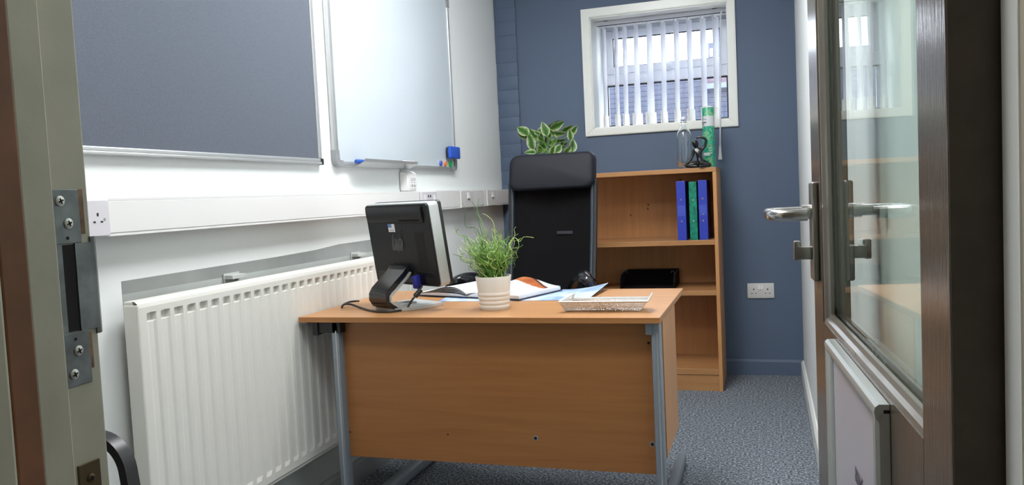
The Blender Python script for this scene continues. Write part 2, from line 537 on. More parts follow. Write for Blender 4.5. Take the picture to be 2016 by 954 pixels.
# ---- window architrave, frame and panes
ar = bmesh.new()
AX0, AX1, AZ0, AZ1 = -1.0309, -0.1426, 1.434, 2.1888
def mitre(bm, a, b, c, d, y0, y1):
    add_prism(bm, [a, b, c, d], y0, y1, 'y')
arch = [('left', [(AX0, AZ0), (WX0 + 0.002, WZ0), (WX0 + 0.002, WZ1), (AX0, AZ1)]), ('right', [(WX1 - 0.002, WZ0), (AX1, AZ0), (AX1, AZ1), (WX1 - 0.002, WZ1)]),
        ('bottom', [(AX0, AZ0), (AX1, AZ0), (WX1, WZ0), (WX0, WZ0)]), ('top', [(WX0, WZ1), (WX1, WZ1), (AX1, AZ1), (AX0, AZ1)])]
t2 = None
for nm, poly in arch:
    bm = prism(poly, YB - 0.019, YB + 0.002, 'y')
    es = [e for e in bm.edges if all(abs(v.co.y - (YB - 0.019)) < 1e-5 for v in e.verts)]
    bmesh.ops.bevel(bm, geom=es, offset=0.004, segments=2, affect='EDGES')
    if t2 is None:
        t2 = struct('trim_2', bm, 'gloss_white')
    else:
        obj('architrave_board', bm, 'gloss_white', t2)

YF = 5.09                                              # face of the uPVC frame
win = bmesh.new()
fx0, fx1, fz0, fz1 = WX0, WX1, WZ0, WZ1
def ring(bm, x0, x1, z0, z1, w, y0, y1, bev=0.004, wb_=None, wt=None, wr=None):
    wb_ = w if wb_ is None else wb_; wt = w if wt is None else wt; wr = w if wr is None else wr
    add_box(bm, x0, x0 + w, y0, y1, z0, z1, bev)
    add_box(bm, x1 - wr, x1, y0, y1, z0, z1, bev)
    add_box(bm, x0 + w, x1 - wr, y0, y1, z1 - wt, z1, bev)
    add_box(bm, x0 + w, x1 - wr, y0, y1, z0, z0 + wb_, bev)
ring(win, fx0, fx1, fz0, fz1, 0.030, YF, YF + 0.07, wb_=0.036, wt=0.03, wr=0.024)
add_box(win, fx0 + 0.028, fx1 - 0.022, YF, YF + 0.07, 1.768, 1.842, 0.004)
w1 = struct('window_1', win, 'upvc')
sa = bmesh.new()
ring(sa, -0.946, -0.202, 1.838, 2.106, 0.042, YF - 0.018, YF + 0.04, wb_=0.044, wt=0.047)
obj('top_sash', sa, 'upvc', w1)
se = bmesh.new()
ring(se, -0.906, -0.243, 1.880, 2.061, 0.005, YF - 0.012, YF + 0.02, 0)
ring(se, -0.954, -0.208, 1.510, 1.768, 0.006, YF - 0.004, YF + 0.03, 0)
obj('seal', se, 'seal_black', w1)
obj('pane', bx(-0.903, -0.246, YF + 0.004, YF + 0.010, 1.883, 2.058), 'pane_clear', w1)
obj('pane', bx(-0.950, -0.212, YF + 0.012, YF + 0.018, 1.514, 1.766), 'pane_clear', w1)
hd = bmesh.new()
add_box(hd, -0.60, -0.545, YF - 0.034, YF - 0.012, 1.835, 1.868, 0.004)
add_box(hd, -0.585, -0.535, YF - 0.046, YF - 0.034, 1.852, 1.872, 0.004)
obj('window_handle', hd, 'upvc', w1, smooth=40)
obj('keyhole', cyl((-0.578, YF - 0.0352, 1.846), (-0.578, YF - 0.033, 1.846), 0.005), 'dark_hole', w1)

# ---- outside: a painted block wall close to the window and a neighbour's building
gw = thing('garden_wall', 'blue grey boundary wall outside the lower window pane', 'wall', (-1.2, 6.5, 0))
obj('wall_face', bx(-3.2, -0.44, 6.5, 6.7, 0.0, 1.99), 'garden_wall_paint', gw, world=True)
row0 = obj('block_course', bx(-3.2, -0.44, 6.488, 6.51, 1.30, 1.3375, 0.0015, 1), 'garden_wall_paint', gw, world=True)
copies(row0, gw, [(0, 0, 0.039 * k) for k in range(1, 17)])
gb = thing('brick_wall', 'pinkish brick wall with pale coping seen low at the right of the window', 'wall', (0.3, 6.5, 0))
obj('wall_face', bx(-0.44, 1.8, 6.5, 6.7, 0.0, 1.99), 'red_brick', gb, world=True)
obj('coping', bx(-0.44, 1.8, 6.42, 6.5, 1.855, 1.895), 'coping_pale', gb, world=True)
lowc = obj('block_course', bx(-0.44, 1.8, 6.47, 6.5, 1.40, 1.4375, 0.0015, 1), 'garden_wall_paint', gb, world=True)
copies(lowc, gb, [(0, 0, 0.039 * k) for k in range(1, 12)])
nb = thing('neighbouring_building', 'grey blue rendered building with a stepped side beyond the top window pane', 'building', (0.6, 8.2, 0))
obj('wall_face', bx(-0.50, 2.2, 8.0, 8.9, 0.0, 2.475), 'far_render', nb, world=True)
obj('upper_storey', bx(-0.43, 2.2, 8.06, 8.9, 2.475, 3.4), 'far_render', nb, world=True)
pv = obj('yard_ground', bx(-4, 3, YB + BT + 0.01, 12, -0.1, 0.0), 'alu_grey'); tag(pv, 'grey yard ground outside beyond the window', 'ground'); pv['kind'] = 'structure'; pv.name = 'floor_yard'

# ---- door frame, left jamb with its strike plate
JX, SX = -0.6628, -0.6508
jl = bmesh.new()
add_box(jl, -0.78, JX, 0.594, FY1 + 0.003, 0, 2.03, 0.002)
j1 = struct('trim_3', jl, 'frame_cream')
obj('door_stop', bx(-0.70, SX, 0.5605, 0.5945, 0, 2.03, 0.0015), 'frame_cream', j1)
obj('frame_edge', bx(-0.70, SX + 0.0015, 0.532, 0.5605, 0, 2.03, 0.002), 'frame_brown', j1)
obj('architrave', bx(-0.78, SX + 0.003, 0.47, 0.532, 0, 2.08, 0.004), 'frame_cream', j1)
obj('architrave', bx(-0.80, -0.775, FY1 - 0.01, FY1 + 0.012, 0, 2.08, 0.003), 'gloss_white', j1)
obj('frame_head', bx(-0.78, 0.25, 0.56, 0.735, 2.03, 2.07), 'frame_cream', j1)
# strike plate: L-shaped, seen on the rebate face
def yz_plate(bm, y0, y1, z0, z1, x, t=0.002, bev=0.0):
    add_box(bm, x - 0.004, x + t, y0, y1, z0, z1, bev)
sp = bmesh.new()
yz_plate(sp, 0.598, 0.6335, 1.0735, 1.1275, JX, bev=0.0008)
yz_plate(sp, 0.598, 0.609, 0.985, 1.0735, JX)
yz_plate(sp, 0.6245, 0.6460, 0.985, 1.0735, JX)
yz_plate(sp, 0.598, 0.6335, 0.931, 0.985, JX, bev=0.0008)
stk = obj('strike_plate', sp, 'zinc_plate', j1)
obj('latch_box', bx(JX - 0.002, JX + 0.0012, 0.604, 0.6245, 0.986, 1.0725), 'dark_hole', stk)
obj('strike_lip', ribbon([(JX + 0.001, 0.644, 1.029), (JX + 0.0015, 0.648, 1.029), (JX - 0.004, 0.655, 1.029)], (0, 0, 1), 0.100, 0.002), 'zinc_plate', stk)
obj('worn_recess', bx(JX - 0.004, JX + 0.0012, 0.6335, 0.6395, 1.082, 1.1275), 'bare_wood', stk)
obj('worn_recess', bx(JX - 0.004, JX + 0.0012, 0.6335, 0.6375, 0.945, 0.982), 'bare_wood', stk)
def screw_parts(y, z, parent, r=0.0053, m1='screw_zinc'):
    s = obj('screw', lathe([(0.0001, 0), (r, 0), (r, 0.0012), (r * 0.75, 0.0020), (0.0001, 0.0022)], 16), m1, parent, smooth=40)
    s.data.transform(Matrix.Translation((JX + 0.0018, y, z)) @ Matrix.Rotation(PI / 2, 4, 'Y'))
    cr = bmesh.new()
    for a in (0.4, 0.4 + PI / 2):
        b2 = bx(-0.0001, 0.0003, -r * 0.55, r * 0.55, -0.0007, 0.0007)
        b2.transform(Matrix.Translation((JX + 0.0040, y, z)) @ Matrix.Rotation(a, 4, 'X'))
        me = bpy.data.meshes.new('tmp'); b2.to_mesh(me); cr.from_mesh(me); bpy.data.meshes.remove(me); b2.free()
    c = obj('cross_slot', cr, 'dark_hole', stk if parent is stk else parent)
    return s
for y, z in ((0.6105, 1.1158), (0.6185, 1.0934), (0.6185, 0.966), (0.6112, 0.9435)):
    screw_parts(y, z, stk)
for y, z in ((0.6165, 1.079), (0.6165, 0.978)):
    obj('pilot_hole', cyl((JX + 0.0015, y, z), (JX + 0.0024, y, z), 0.0016, n=10), 'dark_hole', stk)
hp = bmesh.new()
yz_plate(hp, 0.6075, 0.6345, 0.800, 0.8515, JX, bev=0.0008)
hk = obj('lower_keep', hp, 'brass_dark', j1)
screw_parts(0.6215, 0.835, hk, 0.0045, 'brass_dark')
# right jamb
jr = bmesh.new()
add_box(jr, 0.1696, 0.26, 0.646, 0.688, 0, 2.03, 0.002)
j2 = struct('trim_4', jr, 'gloss_white')
obj('rebate', bx(0.184, 0.26, 0.688, 0.735, 0, 2.03), 'frame_cream', j2)
obj('architrave', bx(0.1705, 0.29, 0.50, 0.646, 0, 2.08, 0.004), 'corridor_paint', j2)

# ---- the open door
DA, DB = Vector((0.1334, 0.69)), Vector((0.0769, 1.521))
dt_ = (DB - DA).normalized()
door_ang = math.atan2(dt_.y, dt_.x)                     # local +x runs from hinge to free edge, local +y out of the corridor face
WM_D = Matrix.Translation((DA.x, DA.y, 0)) @ Matrix.Rotation(door_ang, 4, 'Z')
DW, DT, DH = 0.8329, 0.044, 1.985
GX0, GX1, GZ0, GZ1 = 0.0885, 0.7255, 0.865, 1.85
dm = bmesh.new()
add_box(dm, 0, GX0, -DT, 0, 0.006, DH, 0.0015)
add_box(dm, GX1, DW, -DT, 0, 0.006, DH, 0.0015)
add_box(dm, GX0, GX1, -DT, 0, 0.006, GZ0, 0.0)
add_box(dm, GX0, GX1, -DT, 0, GZ1, DH, 0.0)
door = struct('door_1', dm, 'door_brown')
door.matrix_world = WM_D
WM[door.name] = WM_D
obj('hinge_edge', bx(-0.0012, 0.0004, -DT + 0.001, -0.001, 0.01, DH - 0.005), 'door_edge', door)
def bead(bm, face):
    """moulded glazing bead round the opening: stepped section, mitred at the corners"""
    s = 1 if face else -1
    y0 = -0.002 if face else -DT + 0.002
    prof = [(0.0, y0 - 0.014 * s * 1.0), (0.014, y0 - 0.014 * s), (0.014, y0 - 0.009 * s), (0.009, y0 - 0.006 * s), (0.006, y0 - 0.001 * s), (0.0, y0)]
    corners = [(GX0, GZ0, 1, 1), (GX1, GZ0, -1, 1), (GX1, GZ1, -1, -1), (GX0, GZ1, 1, -1)]
    rings = [[bm.verts.new((cx + sx * d, y, cz + sz * d)) for d, y in prof] for cx, cz, sx, sz in corners]
    n = len(prof)
    for i in range(4):
        a, b = rings[i], rings[(i + 1) % 4]
        for k in range(n):
            bm.faces.new((a[k], a[(k + 1) % n], b[(k + 1) % n], b[k]))
    bmesh.ops.recalc_face_normals(bm, faces=bm.faces)
    return bm
obj('glazing_bead', bead(bmesh.new(), True), 'bead_grey', door)
obj('glazing_bead', bead(bmesh.new(), False), 'bead_grey', door)
obj('glass_pane', bx(GX0 + 0.002, GX1 - 0.002, -0.024, -0.018, GZ0 + 0.002, GZ1 - 0.002), 'pane_door', door)
# lever handle on its plate, both faces
def handle(s, y):
    hp_ = bx(-0.0225, 0.0225, 0, 0.011, 0.930, 1.099, 0.004, 3)
    hp_.transform(Matrix.Translation((0.768, y, 0)) @ Matrix.Diagonal((1, s, 1, 1)))
    bmesh.ops.recalc_face_normals(hp_, faces=hp_.faces)
    pl = obj('handle_plate', hp_, 'satin_steel', door, smooth=40)
    z = 1.048
    ne = cyl((0.768, y + s * 0.010, z), (0.768, y + s * 0.026, z), 0.0125, n=20)
    obj('handle_rose', ne, 'steel', pl, smooth=40)
    pts = [(0.768, 0.020, z), (0.768, 0.055, z), (0.766, 0.068, z), (0.760, 0.0765, z), (0.750, 0.080, z), (0.735, 0.0805, z), (0.690, 0.0805, z + 0.001), (0.668, 0.0795, z + 0.001), (0.655, 0.074, z), (0.648, 0.063, z), (0.647, 0.050, z), (0.647, 0.030, z)]
    lv = tube([(a, y + s * b, c) for a, b, c in pts], 0.0098, 16)
    obj('lever', lv, 'steel', pl, smooth=60)
    tb = bx(0.756, 0.780, 0.008, 0.034, 0.967, 0.989, 0.003)
    add_box(tb, 0.760, 0.776, 0.028, 0.040, 0.965, 0.999, 0.003)
    tb.transform(Matrix.Translation((0, y, 0)) @ Matrix.Diagonal((1, s, 1, 1)))
    bmesh.ops.recalc_face_normals(tb, faces=tb.faces)
    obj('thumb_turn', tb, 'satin_steel', pl, smooth=40)
handle(1, 0.0)
handle(-1, -DT)

# poster frame on the corridor face
pf = thing('poster_frame', 'silver snap frame with a grey paper sheet on the brown door', 'sign', WM_D.to_translation())
pf.matrix_world = WM_D; WM[pf.name] = WM_D
PX0, PX1, PZ0, PZ1 = 0.222, 0.598, 0.30, 0.860
obj('backing', bx(PX0 + 0.004, PX1 - 0.004, 0.0004, 0.005, PZ0 + 0.004, PZ1 - 0.004), 'sign_side', pf)
paper = obj('paper', bx(PX0 + 0.012, PX1 - 0.012, 0.0052, 0.0066, PZ0 + 0.012, PZ1 - 0.012), 'sign_grey', pf)
def rail(a, b, horiz):
    """snap frame rail with a curved face"""
    prof = [(0, 0.0006), (0, 0.011), (0.003, 0.0148), (0.008, 0.0160), (0.015, 0.0145), (0.021, 0.0105), (0.0245, 0.007), (0.0245, 0.0066), (0.006, 0.0066), (0.006, 0.0006)]
    bm = bmesh.new()
    r0, r1 = [], []
    for d, h in prof:
        if horiz == 'top': p, q = (PX0, h, PZ1 - d), (PX1, h, PZ1 - d)
        if horiz == 'bottom': p, q = (PX0, h, PZ0 + d), (PX1, h, PZ0 + d)
        if horiz == 'left': p, q = (PX0 + d, h, PZ0 + 0.0005), (PX0 + d, h, PZ1 - 0.006 - 0.004)
        if horiz == 'right': p, q = (PX1 - d, h, PZ0 + 0.0005), (PX1 - d, h, PZ1 - 0.006 - 0.004)
        r0.append(bm.verts.new(p)); r1.append(bm.verts.new(q))
    n = len(prof)
    for k in range(n):
        bm.faces.new((r0[k], r0[(k + 1) % n], r1[(k + 1) % n], r1[k]))
    bm.faces.new(r0[::-1]); bm.faces.new(r1)
    bmesh.ops.recalc_face_normals(bm, faces=bm.faces)
    return bm
for nm in ('top', 'bottom', 'left', 'right'):
    obj('frame_rail', rail(0, 0, nm), 'sign_frame', pf, smooth=35)
# the sheet's lettering; runs from the free edge towards the hinge
tm = Matrix.Translation((0.378, 0.0068, 0.720)) @ Matrix(((-0.6, 0, 0, 0), (0, 0, 1, 0), (0, 1, 0, 0), (0, 0, 0, 1)))
text_mesh('lettering', 'FRAME', 0.030, 'print_grey', paper, tm)

# ---- ceiling lamps (out of view; the light of the room, plus two corridor panels added to brighten the door jambs)
lamp_near = emit_mat('lamp_near', (0.985, 0.995, 1.0, 1), PANEL_NEAR)
lamp_room = emit_mat('lamp_room', (0.985, 0.995, 1.0, 1), PANEL_ROOM)
fill_corr = emit_mat('fill_corridor', (1.0, 0.93, 0.82, 1), FILL_CORRIDOR)
for (x, y, em, lab, ly) in ((-0.72, 2.68, lamp_room, 'long ceiling light panel over the desk', 1.2),
                            (-0.72, 1.15, lamp_near, 'square ceiling light panel just inside the doorway', 0.6),
                            (1.5, -0.45, fill_corr, 'unseen square light panel added at the right end of the corridor to light the left jamb', 0.6),
                            (-1.7, -0.45, fill_corr, 'unseen square light panel added at the left end of the corridor to light the right jamb', 0.6)):
    t = thing('ceiling_light', lab, 'light', (x, y, H))
    fr = bmesh.new()
    ring(fr, -0.30, 0.30, -ly / 2, ly / 2, 0.012, -0.012, 0.0, 0)
    fr.transform(Matrix.Rotation(PI / 2, 4, 'X'))
    fr.transform(Matrix.Translation((0, 0, -0.012 - min(v.co.z for v in fr.verts))))
    obj('lamp_frame', fr, 'gloss_white', t)
    obj('diffuser', bx(-0.288, 0.288, -ly / 2 + 0.012, ly / 2 - 0.012, -0.009, -0.005), em, t)

# ------------------------------------------------------------------ left wall furniture
# pinboard
X0 = XL
pb = thing('pinboard', 'large grey felt pinboard in an aluminium frame on the left wall', 'board', (X0, 1.7, 1.249))
obj('felt_panel', bx(X0 + 0.002, X0 + 0.012, 0.83, 2.595, 1.262, 2.40), 'felt_grey', pb, world=True)
def board_rail(y0, y1, z0, z1, x1):
    return bx(X0 + 0.001, x1, y0, y1, z0, z1, 0.003)
b_ = bx(X0 + 0.001, X0 + 0.021, 0.80, 2.600, 1.249, 1.258, 0.002); add_box(b_, X0 + 0.001, X0 + 0.017, 0.80, 2.600, 1.2585, 1.270, 0.003)
obj('frame_rail', b_, 'alu', pb, world=True)
obj('frame_rail', bx(X0 + 0.001, X0 + 0.017, 0.80, 2.600, 2.392, 2.412, 0.003), 'alu', pb, world=True)
obj('frame_rail', bx(X0 + 0.001, X0 + 0.017, 0.80, 0.830, 1.270, 2.392, 0.003), 'alu', pb, world=True)
obj('frame_rail', bx(X0 + 0.001, X0 + 0.017, 2.588, 2.610, 1.270, 2.392, 0.003), 'alu', pb, world=True)
ec = bx(X0 + 0.001, X0 + 0.0225, 2.600, 2.612, 1.247, 1.270, 0.003)
obj('end_cap', ec, 'black_plastic', pb, world=True)

# whiteboard
wbd = thing('whiteboard', 'glossy whiteboard in an aluminium frame on the left wall', 'board', (X0, 3.32, 1.245))
obj('writing_surface', bx(X0 + 0.002, X0 + 0.014, 2.72, 3.93, 1.262, 2.145), 'board_white', wbd, world=True)
for y0, y1, z0, z1 in ((2.702, 2.728, 1.30, 2.11), (3.927, 3.948, 1.30, 2.11)):
    obj('frame_rail', bx(X0 + 0.001, X0 + 0.020, y0, y1, z0, z1, 0.004, 3), 'alu', wbd, world=True, smooth=40)
for y0, y1, z0, z1 in ((2.75, 3.90, 1.246, 1.266), (2.75, 3.90, 2.135, 2.155)):
    obj('frame_rail', bx(X0 + 0.001, X0 + 0.020, y0, y1, z0, z1, 0.004, 3), 'alu', wbd, world=True, smooth=40)
for sy, ya in ((1, 2.700), (-1, 3.950)):
    for sz, za in ((1, 1.244), (-1, 2.157)):
        poly = []
        for k in range(7):
            a = PI + k * PI / 12
            poly.append((ya + sy * (0.03 + 0.03 * math.cos(a)), za + sz * (0.03 + 0.03 * math.sin(a))))
        poly += [(ya + sy * 0.055, za), (ya + sy * 0.055, za + sz * 0.024), (ya + sy * 0.032, za + sz * 0.024), (ya + sy * 0.028, za + sz * 0.032), (ya + sy * 0.028, za + sz * 0.062), (ya, za + sz * 0.062)]
        poly2 = []
        for p in poly:
            if not poly2 or (abs(p[0] - poly2[-1][0]) + abs(p[1] - poly2[-1][1])) > 1e-4: poly2.append(p)
        bm = prism(poly2, X0 + 0.001, X0 + 0.0225, 'x')
        obj('corner_cap', bm, 'alu_grey', wbd, world=True)
# pen tray clipped under the whiteboard: sloping trough
TY0, TY1 = 2.835, 3.335
trp = [(X0 + 0.0195, 1.2445), (X0 + 0.030, 1.2445), (X0 + 0.072, 1.262), (X0 + 0.074, 1.274), (X0 + 0.0715, 1.274), (X0 + 0.0695, 1.2645), (X0 + 0.030, 1.2475), (X0 + 0.0225, 1.2475), (X0 + 0.0225, 1.262), (X0 + 0.0195, 1.262)]
obj('pen_tray', prism(trp, TY0, TY1, 'y'), 'alu', wbd, world=True)
def pen(name, label, y, z, x, L, r, body, capm, caplen):
    t = thing(name, label, 'marker', (x, y, z), 0, 'marker pens on the whiteboard tray')
    obj('barrel', cyl((0, caplen, 0), (0, L, 0), r, n=14), body, t, smooth=40)
    obj('cap', tube([(0, 0, 0), (0, 0.004, 0), (0, caplen, 0)], [r * 0.8, r * 1.08, r * 1.08], 14), capm, t, smooth=40)
    return t
pen('marker_pen', 'blue marker pen at the near end of the whiteboard tray', 2.815, 1.2635, X0 + 0.043, 0.125, 0.0085, 'marker_blue', 'marker_blue', 0.05)
pen('marker_pen', 'white marker pen with a black cap in the whiteboard tray', 3.09, 1.267, X0 + 0.052, 0.12, 0.0075, 'plastic_white', 'black_plastic', 0.05)
pen('marker_pen', 'plain white marker pen at the far end of the whiteboard tray', 3.215, 1.270, X0 + 0.056, 0.11, 0.008, 'plastic_white', 'plastic_white', 0.03)
er = thing('board_eraser', 'square blue magnetic eraser at the lower right corner of the whiteboard', 'eraser', (X0 + 0.0145, 3.87, 1.336))
obj('felt_pad', bx(X0 + 0.0215, X0 + 0.029, 3.808, 3.937, 1.310, 1.364, 0.002), 'black_plastic', er, world=True)
obj('holder', bx(X0 + 0.029, X0 + 0.048, 3.804, 3.941, 1.306, 1.368, 0.006, 3), 'eraser_blue', er, world=True, smooth=40)
for i, (y, m, col) in enumerate(((3.725, 'magnet_blue', 'blue'), (3.785, 'magnet_orange', 'orange'), (3.855, 'magnet_green', 'green'))):
    t = thing('board_magnet', col + ' board magnet in a clear holder below the blue eraser', 'magnet', (X0 + 0.0145, y, 1.28), 0, 'magnets at the corner of the whiteboard')
    obj('magnet_disc', cyl((X0 + 0.014, y, 1.279), (X0 + 0.028, y, 1.279), 0.0155 if i == 2 else 0.0125, n=20), m, t, world=True, smooth=40)
    rg = bmesh.new()
    add_box(rg, X0 + 0.014, X0 + 0.020, y - 0.026, y + 0.026, 1.262, 1.296, 0.003)
    obj('holder', rg, 'magnet_clear', t, world=True, smooth=40)

# cable trunking
TX, TZ0, TZ1 = XL + 0.0526, 1.048, 1.141
tk = thing('cable_trunking', 'white dado cable trunking running along the left wall', 'trunking', (XL, 2.7, TZ0))
tprof = [(XL + 0.001, TZ0), (TX, TZ0), (TX, TZ0 + 0.006), (TX - 0.0015, TZ0 + 0.007), (TX - 0.0015, TZ1 - 0.007), (TX, TZ1 - 0.006), (TX, TZ1), (XL + 0.001, TZ1)]
obj('trunking_base', prism(tprof, FY1 + 0.02, YB - 0.018, 'y'), 'plastic_white', tk, world=True)
segs = [(FY1 + 0.03, 1.455), (1.541, 3.374), (3.556, 3.878), (4.078, 4.265), (4.455, YB - 0.024)]
for a, b in segs:
    obj('lid', bx(TX - 0.002, TX + 0.0012, a, b, TZ0 + 0.0075, TZ1 - 0.0075, 0.001), 'plastic_white', tk, world=True)
obj('joint_cover', bx(TX - 0.003, TX + 0.0022, 4.262, 4.296, TZ0 - 0.001, TZ1 + 0.001, 0.001), 'plastic_white', tk, world=True)
obj('end_piece', bx(XL + 0.001, TX + 0.0015, YB - 0.026, YB - 0.017, TZ0 - 0.001, TZ1 + 0.001, 0.001), 'plastic_white', tk, world=True)

def pin_slots(bm, cy, cz, x, k=1.0):
    add_box(bm, x - 0.0004, x + 0.0008, cy - 0.0022 * k, cy + 0.0022 * k, cz + 0.004, cz + 0.012)
    for s in (-1, 1):
        add_box(bm, x - 0.0004, x + 0.0008, cy + s * 0.011 - 0.0032 * k, cy + s * 0.011 + 0.0032 * k, cz - 0.0115, cz - 0.0075)
s1 = thing('power_socket', 'white socket at the near end of the trunking beside the door frame', 'socket', (TX, 1.50, 1.094))
obj('face_plate', bx(TX - 0.001, TX + 0.008, 1.452, 1.5435, 1.050, 1.137, 0.002), 'plastic_grey', s1, world=True)
h = bmesh.new(); pin_slots(h, 1.507, 1.094, TX + 0.0078, 1.1); obj('pin_hole', h, 'dark_hole', s1, world=True)
obj('screw_hole', cyl((TX + 0.0078, 1.527, 1.090), (TX + 0.0088, 1.527, 1.090), 0.0035, n=12), 'alu_grey', s1, world=True)
s2 = thing('data_outlet', 'white twin outlet in the trunking just above the monitor', 'socket', (TX, 3.465, 1.094))
obj('face_plate', bx(TX - 0.001, TX + 0.012, 3.376, 3.556, 1.052, 1.139, 0.004), 'plastic_grey', s2, world=True)
for y in (3.412, 3.522):
    rk = bmesh.new(); add_prism(rk, [(TX + 0.0118, 1.088), (TX + 0.0122, 1.124), (TX + 0.0178, 1.090)], y - 0.009, y + 0.009, 'y')
    obj('rocker_switch', rk, 'plastic_white', s2, world=True)
for y in (3.455, 3.478):
    obj('usb_port', bx(TX + 0.0115, TX + 0.0128, y - 0.005, y + 0.005, 1.110, 1.122), 'dark_hole', s2, world=True)
for y0, y1, lab, three in ((3.882, 4.070, 'white switched socket in the trunking above the curly grass plant', True), (4.298, 4.450, 'white switch plate at the far end of the trunking near the blue corner', False)):
    t = thing('switched_socket', lab, 'socket', (TX, (y0 + y1) / 2, 1.094))
    obj('face_plate', bx(TX - 0.001, TX + 0.009, y0, y1, 1.048, 1.138, 0.003), 'plastic_offwhite', t, world=True)
    yc = (y0 + y1) / 2 + 0.012
    rk = prism([(TX + 0.0088, 1.096), (TX + 0.0092, 1.130), (TX + 0.0160, 1.098)], yc - 0.016, yc + 0.016, 'y')
    obj('rocker_switch', rk, 'plastic_white', t, world=True)
    obj('shadow_slot', bx(TX + 0.0086, TX + 0.0096, yc - 0.014, yc + 0.012, 1.0905, 1.0945), 'alu_grey', t, world=True)
    if three:
        h = bmesh.new()
        pin_slots(h, (y0 + y1) / 2 - 0.01, 1.071, TX + 0.0088); obj('pin_hole', h, 'alu_grey', t, world=True)

# small white keypad box standing on the trunking
kb = thing('keypad_box', 'small white box with four buttons standing on the trunking under the whiteboard', 'control box', (XL, 3.29, TZ1))
kprof = [(XL + 0.002, TZ1 + 0.001), (XL + 0.045, TZ1 + 0.001), (XL + 0.046, TZ1 + 0.070), (XL + 0.040, TZ1 + 0.086), (XL + 0.030, TZ1 + 0.092), (XL + 0.002, TZ1 + 0.094)]
kbm = prism(kprof, 3.281, 3.379, 'y')
bmesh.ops.bevel(kbm, geom=kbm.edges[:], offset=0.005, segments=3, affect='EDGES')
obj('housing', kbm, 'plastic_white', kb, world=True, smooth=40)
obj('display', bx(XL + 0.0455, XL + 0.0468, 3.305, 3.360, TZ1 + 0.050, TZ1 + 0.062), 'plastic_grey', kb, world=True)
for k, (y, z) in enumerate(((3.320, 0.034), (3.346, 0.034), (3.320, 0.016), (3.346, 0.016))):
    obj('button', bx(XL + 0.0448, XL + 0.048, y - 0.009, y + 0.009, TZ1 + z - 0.005, TZ1 + z + 0.005, 0.001), 'plastic_white', kb, world=True)
    obj('button_mark', bx(XL + 0.0448, XL + 0.0466, y - 0.006, y + 0.006, TZ1 + z + 0.0055, TZ1 + z + 0.0080), 'ink', kb, world=True)

# radiator
RX = -1.504
ra = thing('radiator', 'white ribbed panel radiator on the left wall beside the desk', 'radiator', (RX, 2.4, 0.225))
RY0, RY1, RZ0, RZ1 = 1.597, 3.21, 0.226, 0.881
ys = [RY0, RY0 + 0.004, RY0 + 0.022]
g0 = 1.640
flag = {}
k = 0
ylist = [(RY0, 0), (RY0 + 0.018, 0)]
while g0 + 0.0495 * k < RY1 - 0.03:
    c = g0 + 0.0495 * k
    ylist += [(c - 0.017, 0), (c - 0.0085, 1), (c + 0.0085, 1), (c + 0.017, 0)]
    k += 1
ylist += [(RY1, 0)]
zlist = [(RZ0 + 0.006, -0.004), (RZ0 + 0.014, 0), (0.262, 0), (0.276, 1), (0.824, 1), (0.827, 2), (0.8465, 2), (0.848, 0), (RZ1 - 0.018, 0), (RZ1 - 0.008, -0.003), (RZ1 - 0.002, -0.010), (RZ1, -0.020)]
rb = bmesh.new()
grid = []
for z, f in zlist:
    row = []
    for y, g in ylist:
        d = 0.0
        if f == 1 and g == 1: d = -0.0038
        if f == 2 and g == 1: d = -0.012
        if f not in (0, 1, 2): d = f
        row.append(rb.verts.new((RX + d, y, z)))
    grid.append(row)
for a, b in zip(grid, grid[1:]):
    for i in range(len(a) - 1):
        rb.faces.new((a[i], a[i + 1], b[i + 1], b[i]))
obj('front_panel', rb, 'radiator', ra, world=True)
sd = bmesh.new()
add_box(sd, RX - 0.045, RX - 0.0004, RY0 - 0.004, RY0 + 0.004, RZ0 + 0.01, RZ1 - 0.010, 0.003)
obj('side_panel', sd, 'radiator', ra, world=True)
sd = bx(RX - 0.045, RX - 0.0004, RY1 - 0.004, RY1 + 0.004, RZ0 + 0.01, RZ1 - 0.010, 0.003)
obj('side_panel', sd, 'radiator', ra, world=True)
obj('top_edge', bx(RX - 0.046, RX - 0.018, RY0, RY1, RZ1 - 0.012, RZ1 - 0.001, 0.003), 'radiator', ra, world=True)
obj('back_panel', bx(RX - 0.046, RX - 0.036, RY0 + 0.01, RY1 - 0.01, 0.205, RZ1 - 0.02, 0.003), 'radiator_back', ra, world=True)
obj('bottom_edge', bx(RX - 0.030, RX - 0.003, RY0 + 0.003, RY1 - 0.003, RZ0 + 0.001, RZ0 + 0.008, 0.002), 'radiator', ra, world=True)
for y in (2.02, 2.80):
    hb = bx(XL + 0.0018, XL + 0.007, y, y + 0.075, 0.70, 0.905, 0.001); add_box(hb, XL + 0.004, RX - 0.04, y + 0.004, y + 0.071, 0.888, 0.900, 0.001)
    obj('wall_bracket', hb, 'wall_patch', ra, world=True)
for y in (RY0 + 0.02, RY1 - 0.02):
    obj('supply_pipe', tube([(RX - 0.03, y, 0.24), (RX - 0.03, y, 0.0)], 0.0075, 10), 'radiator', ra, world=True, smooth=60)

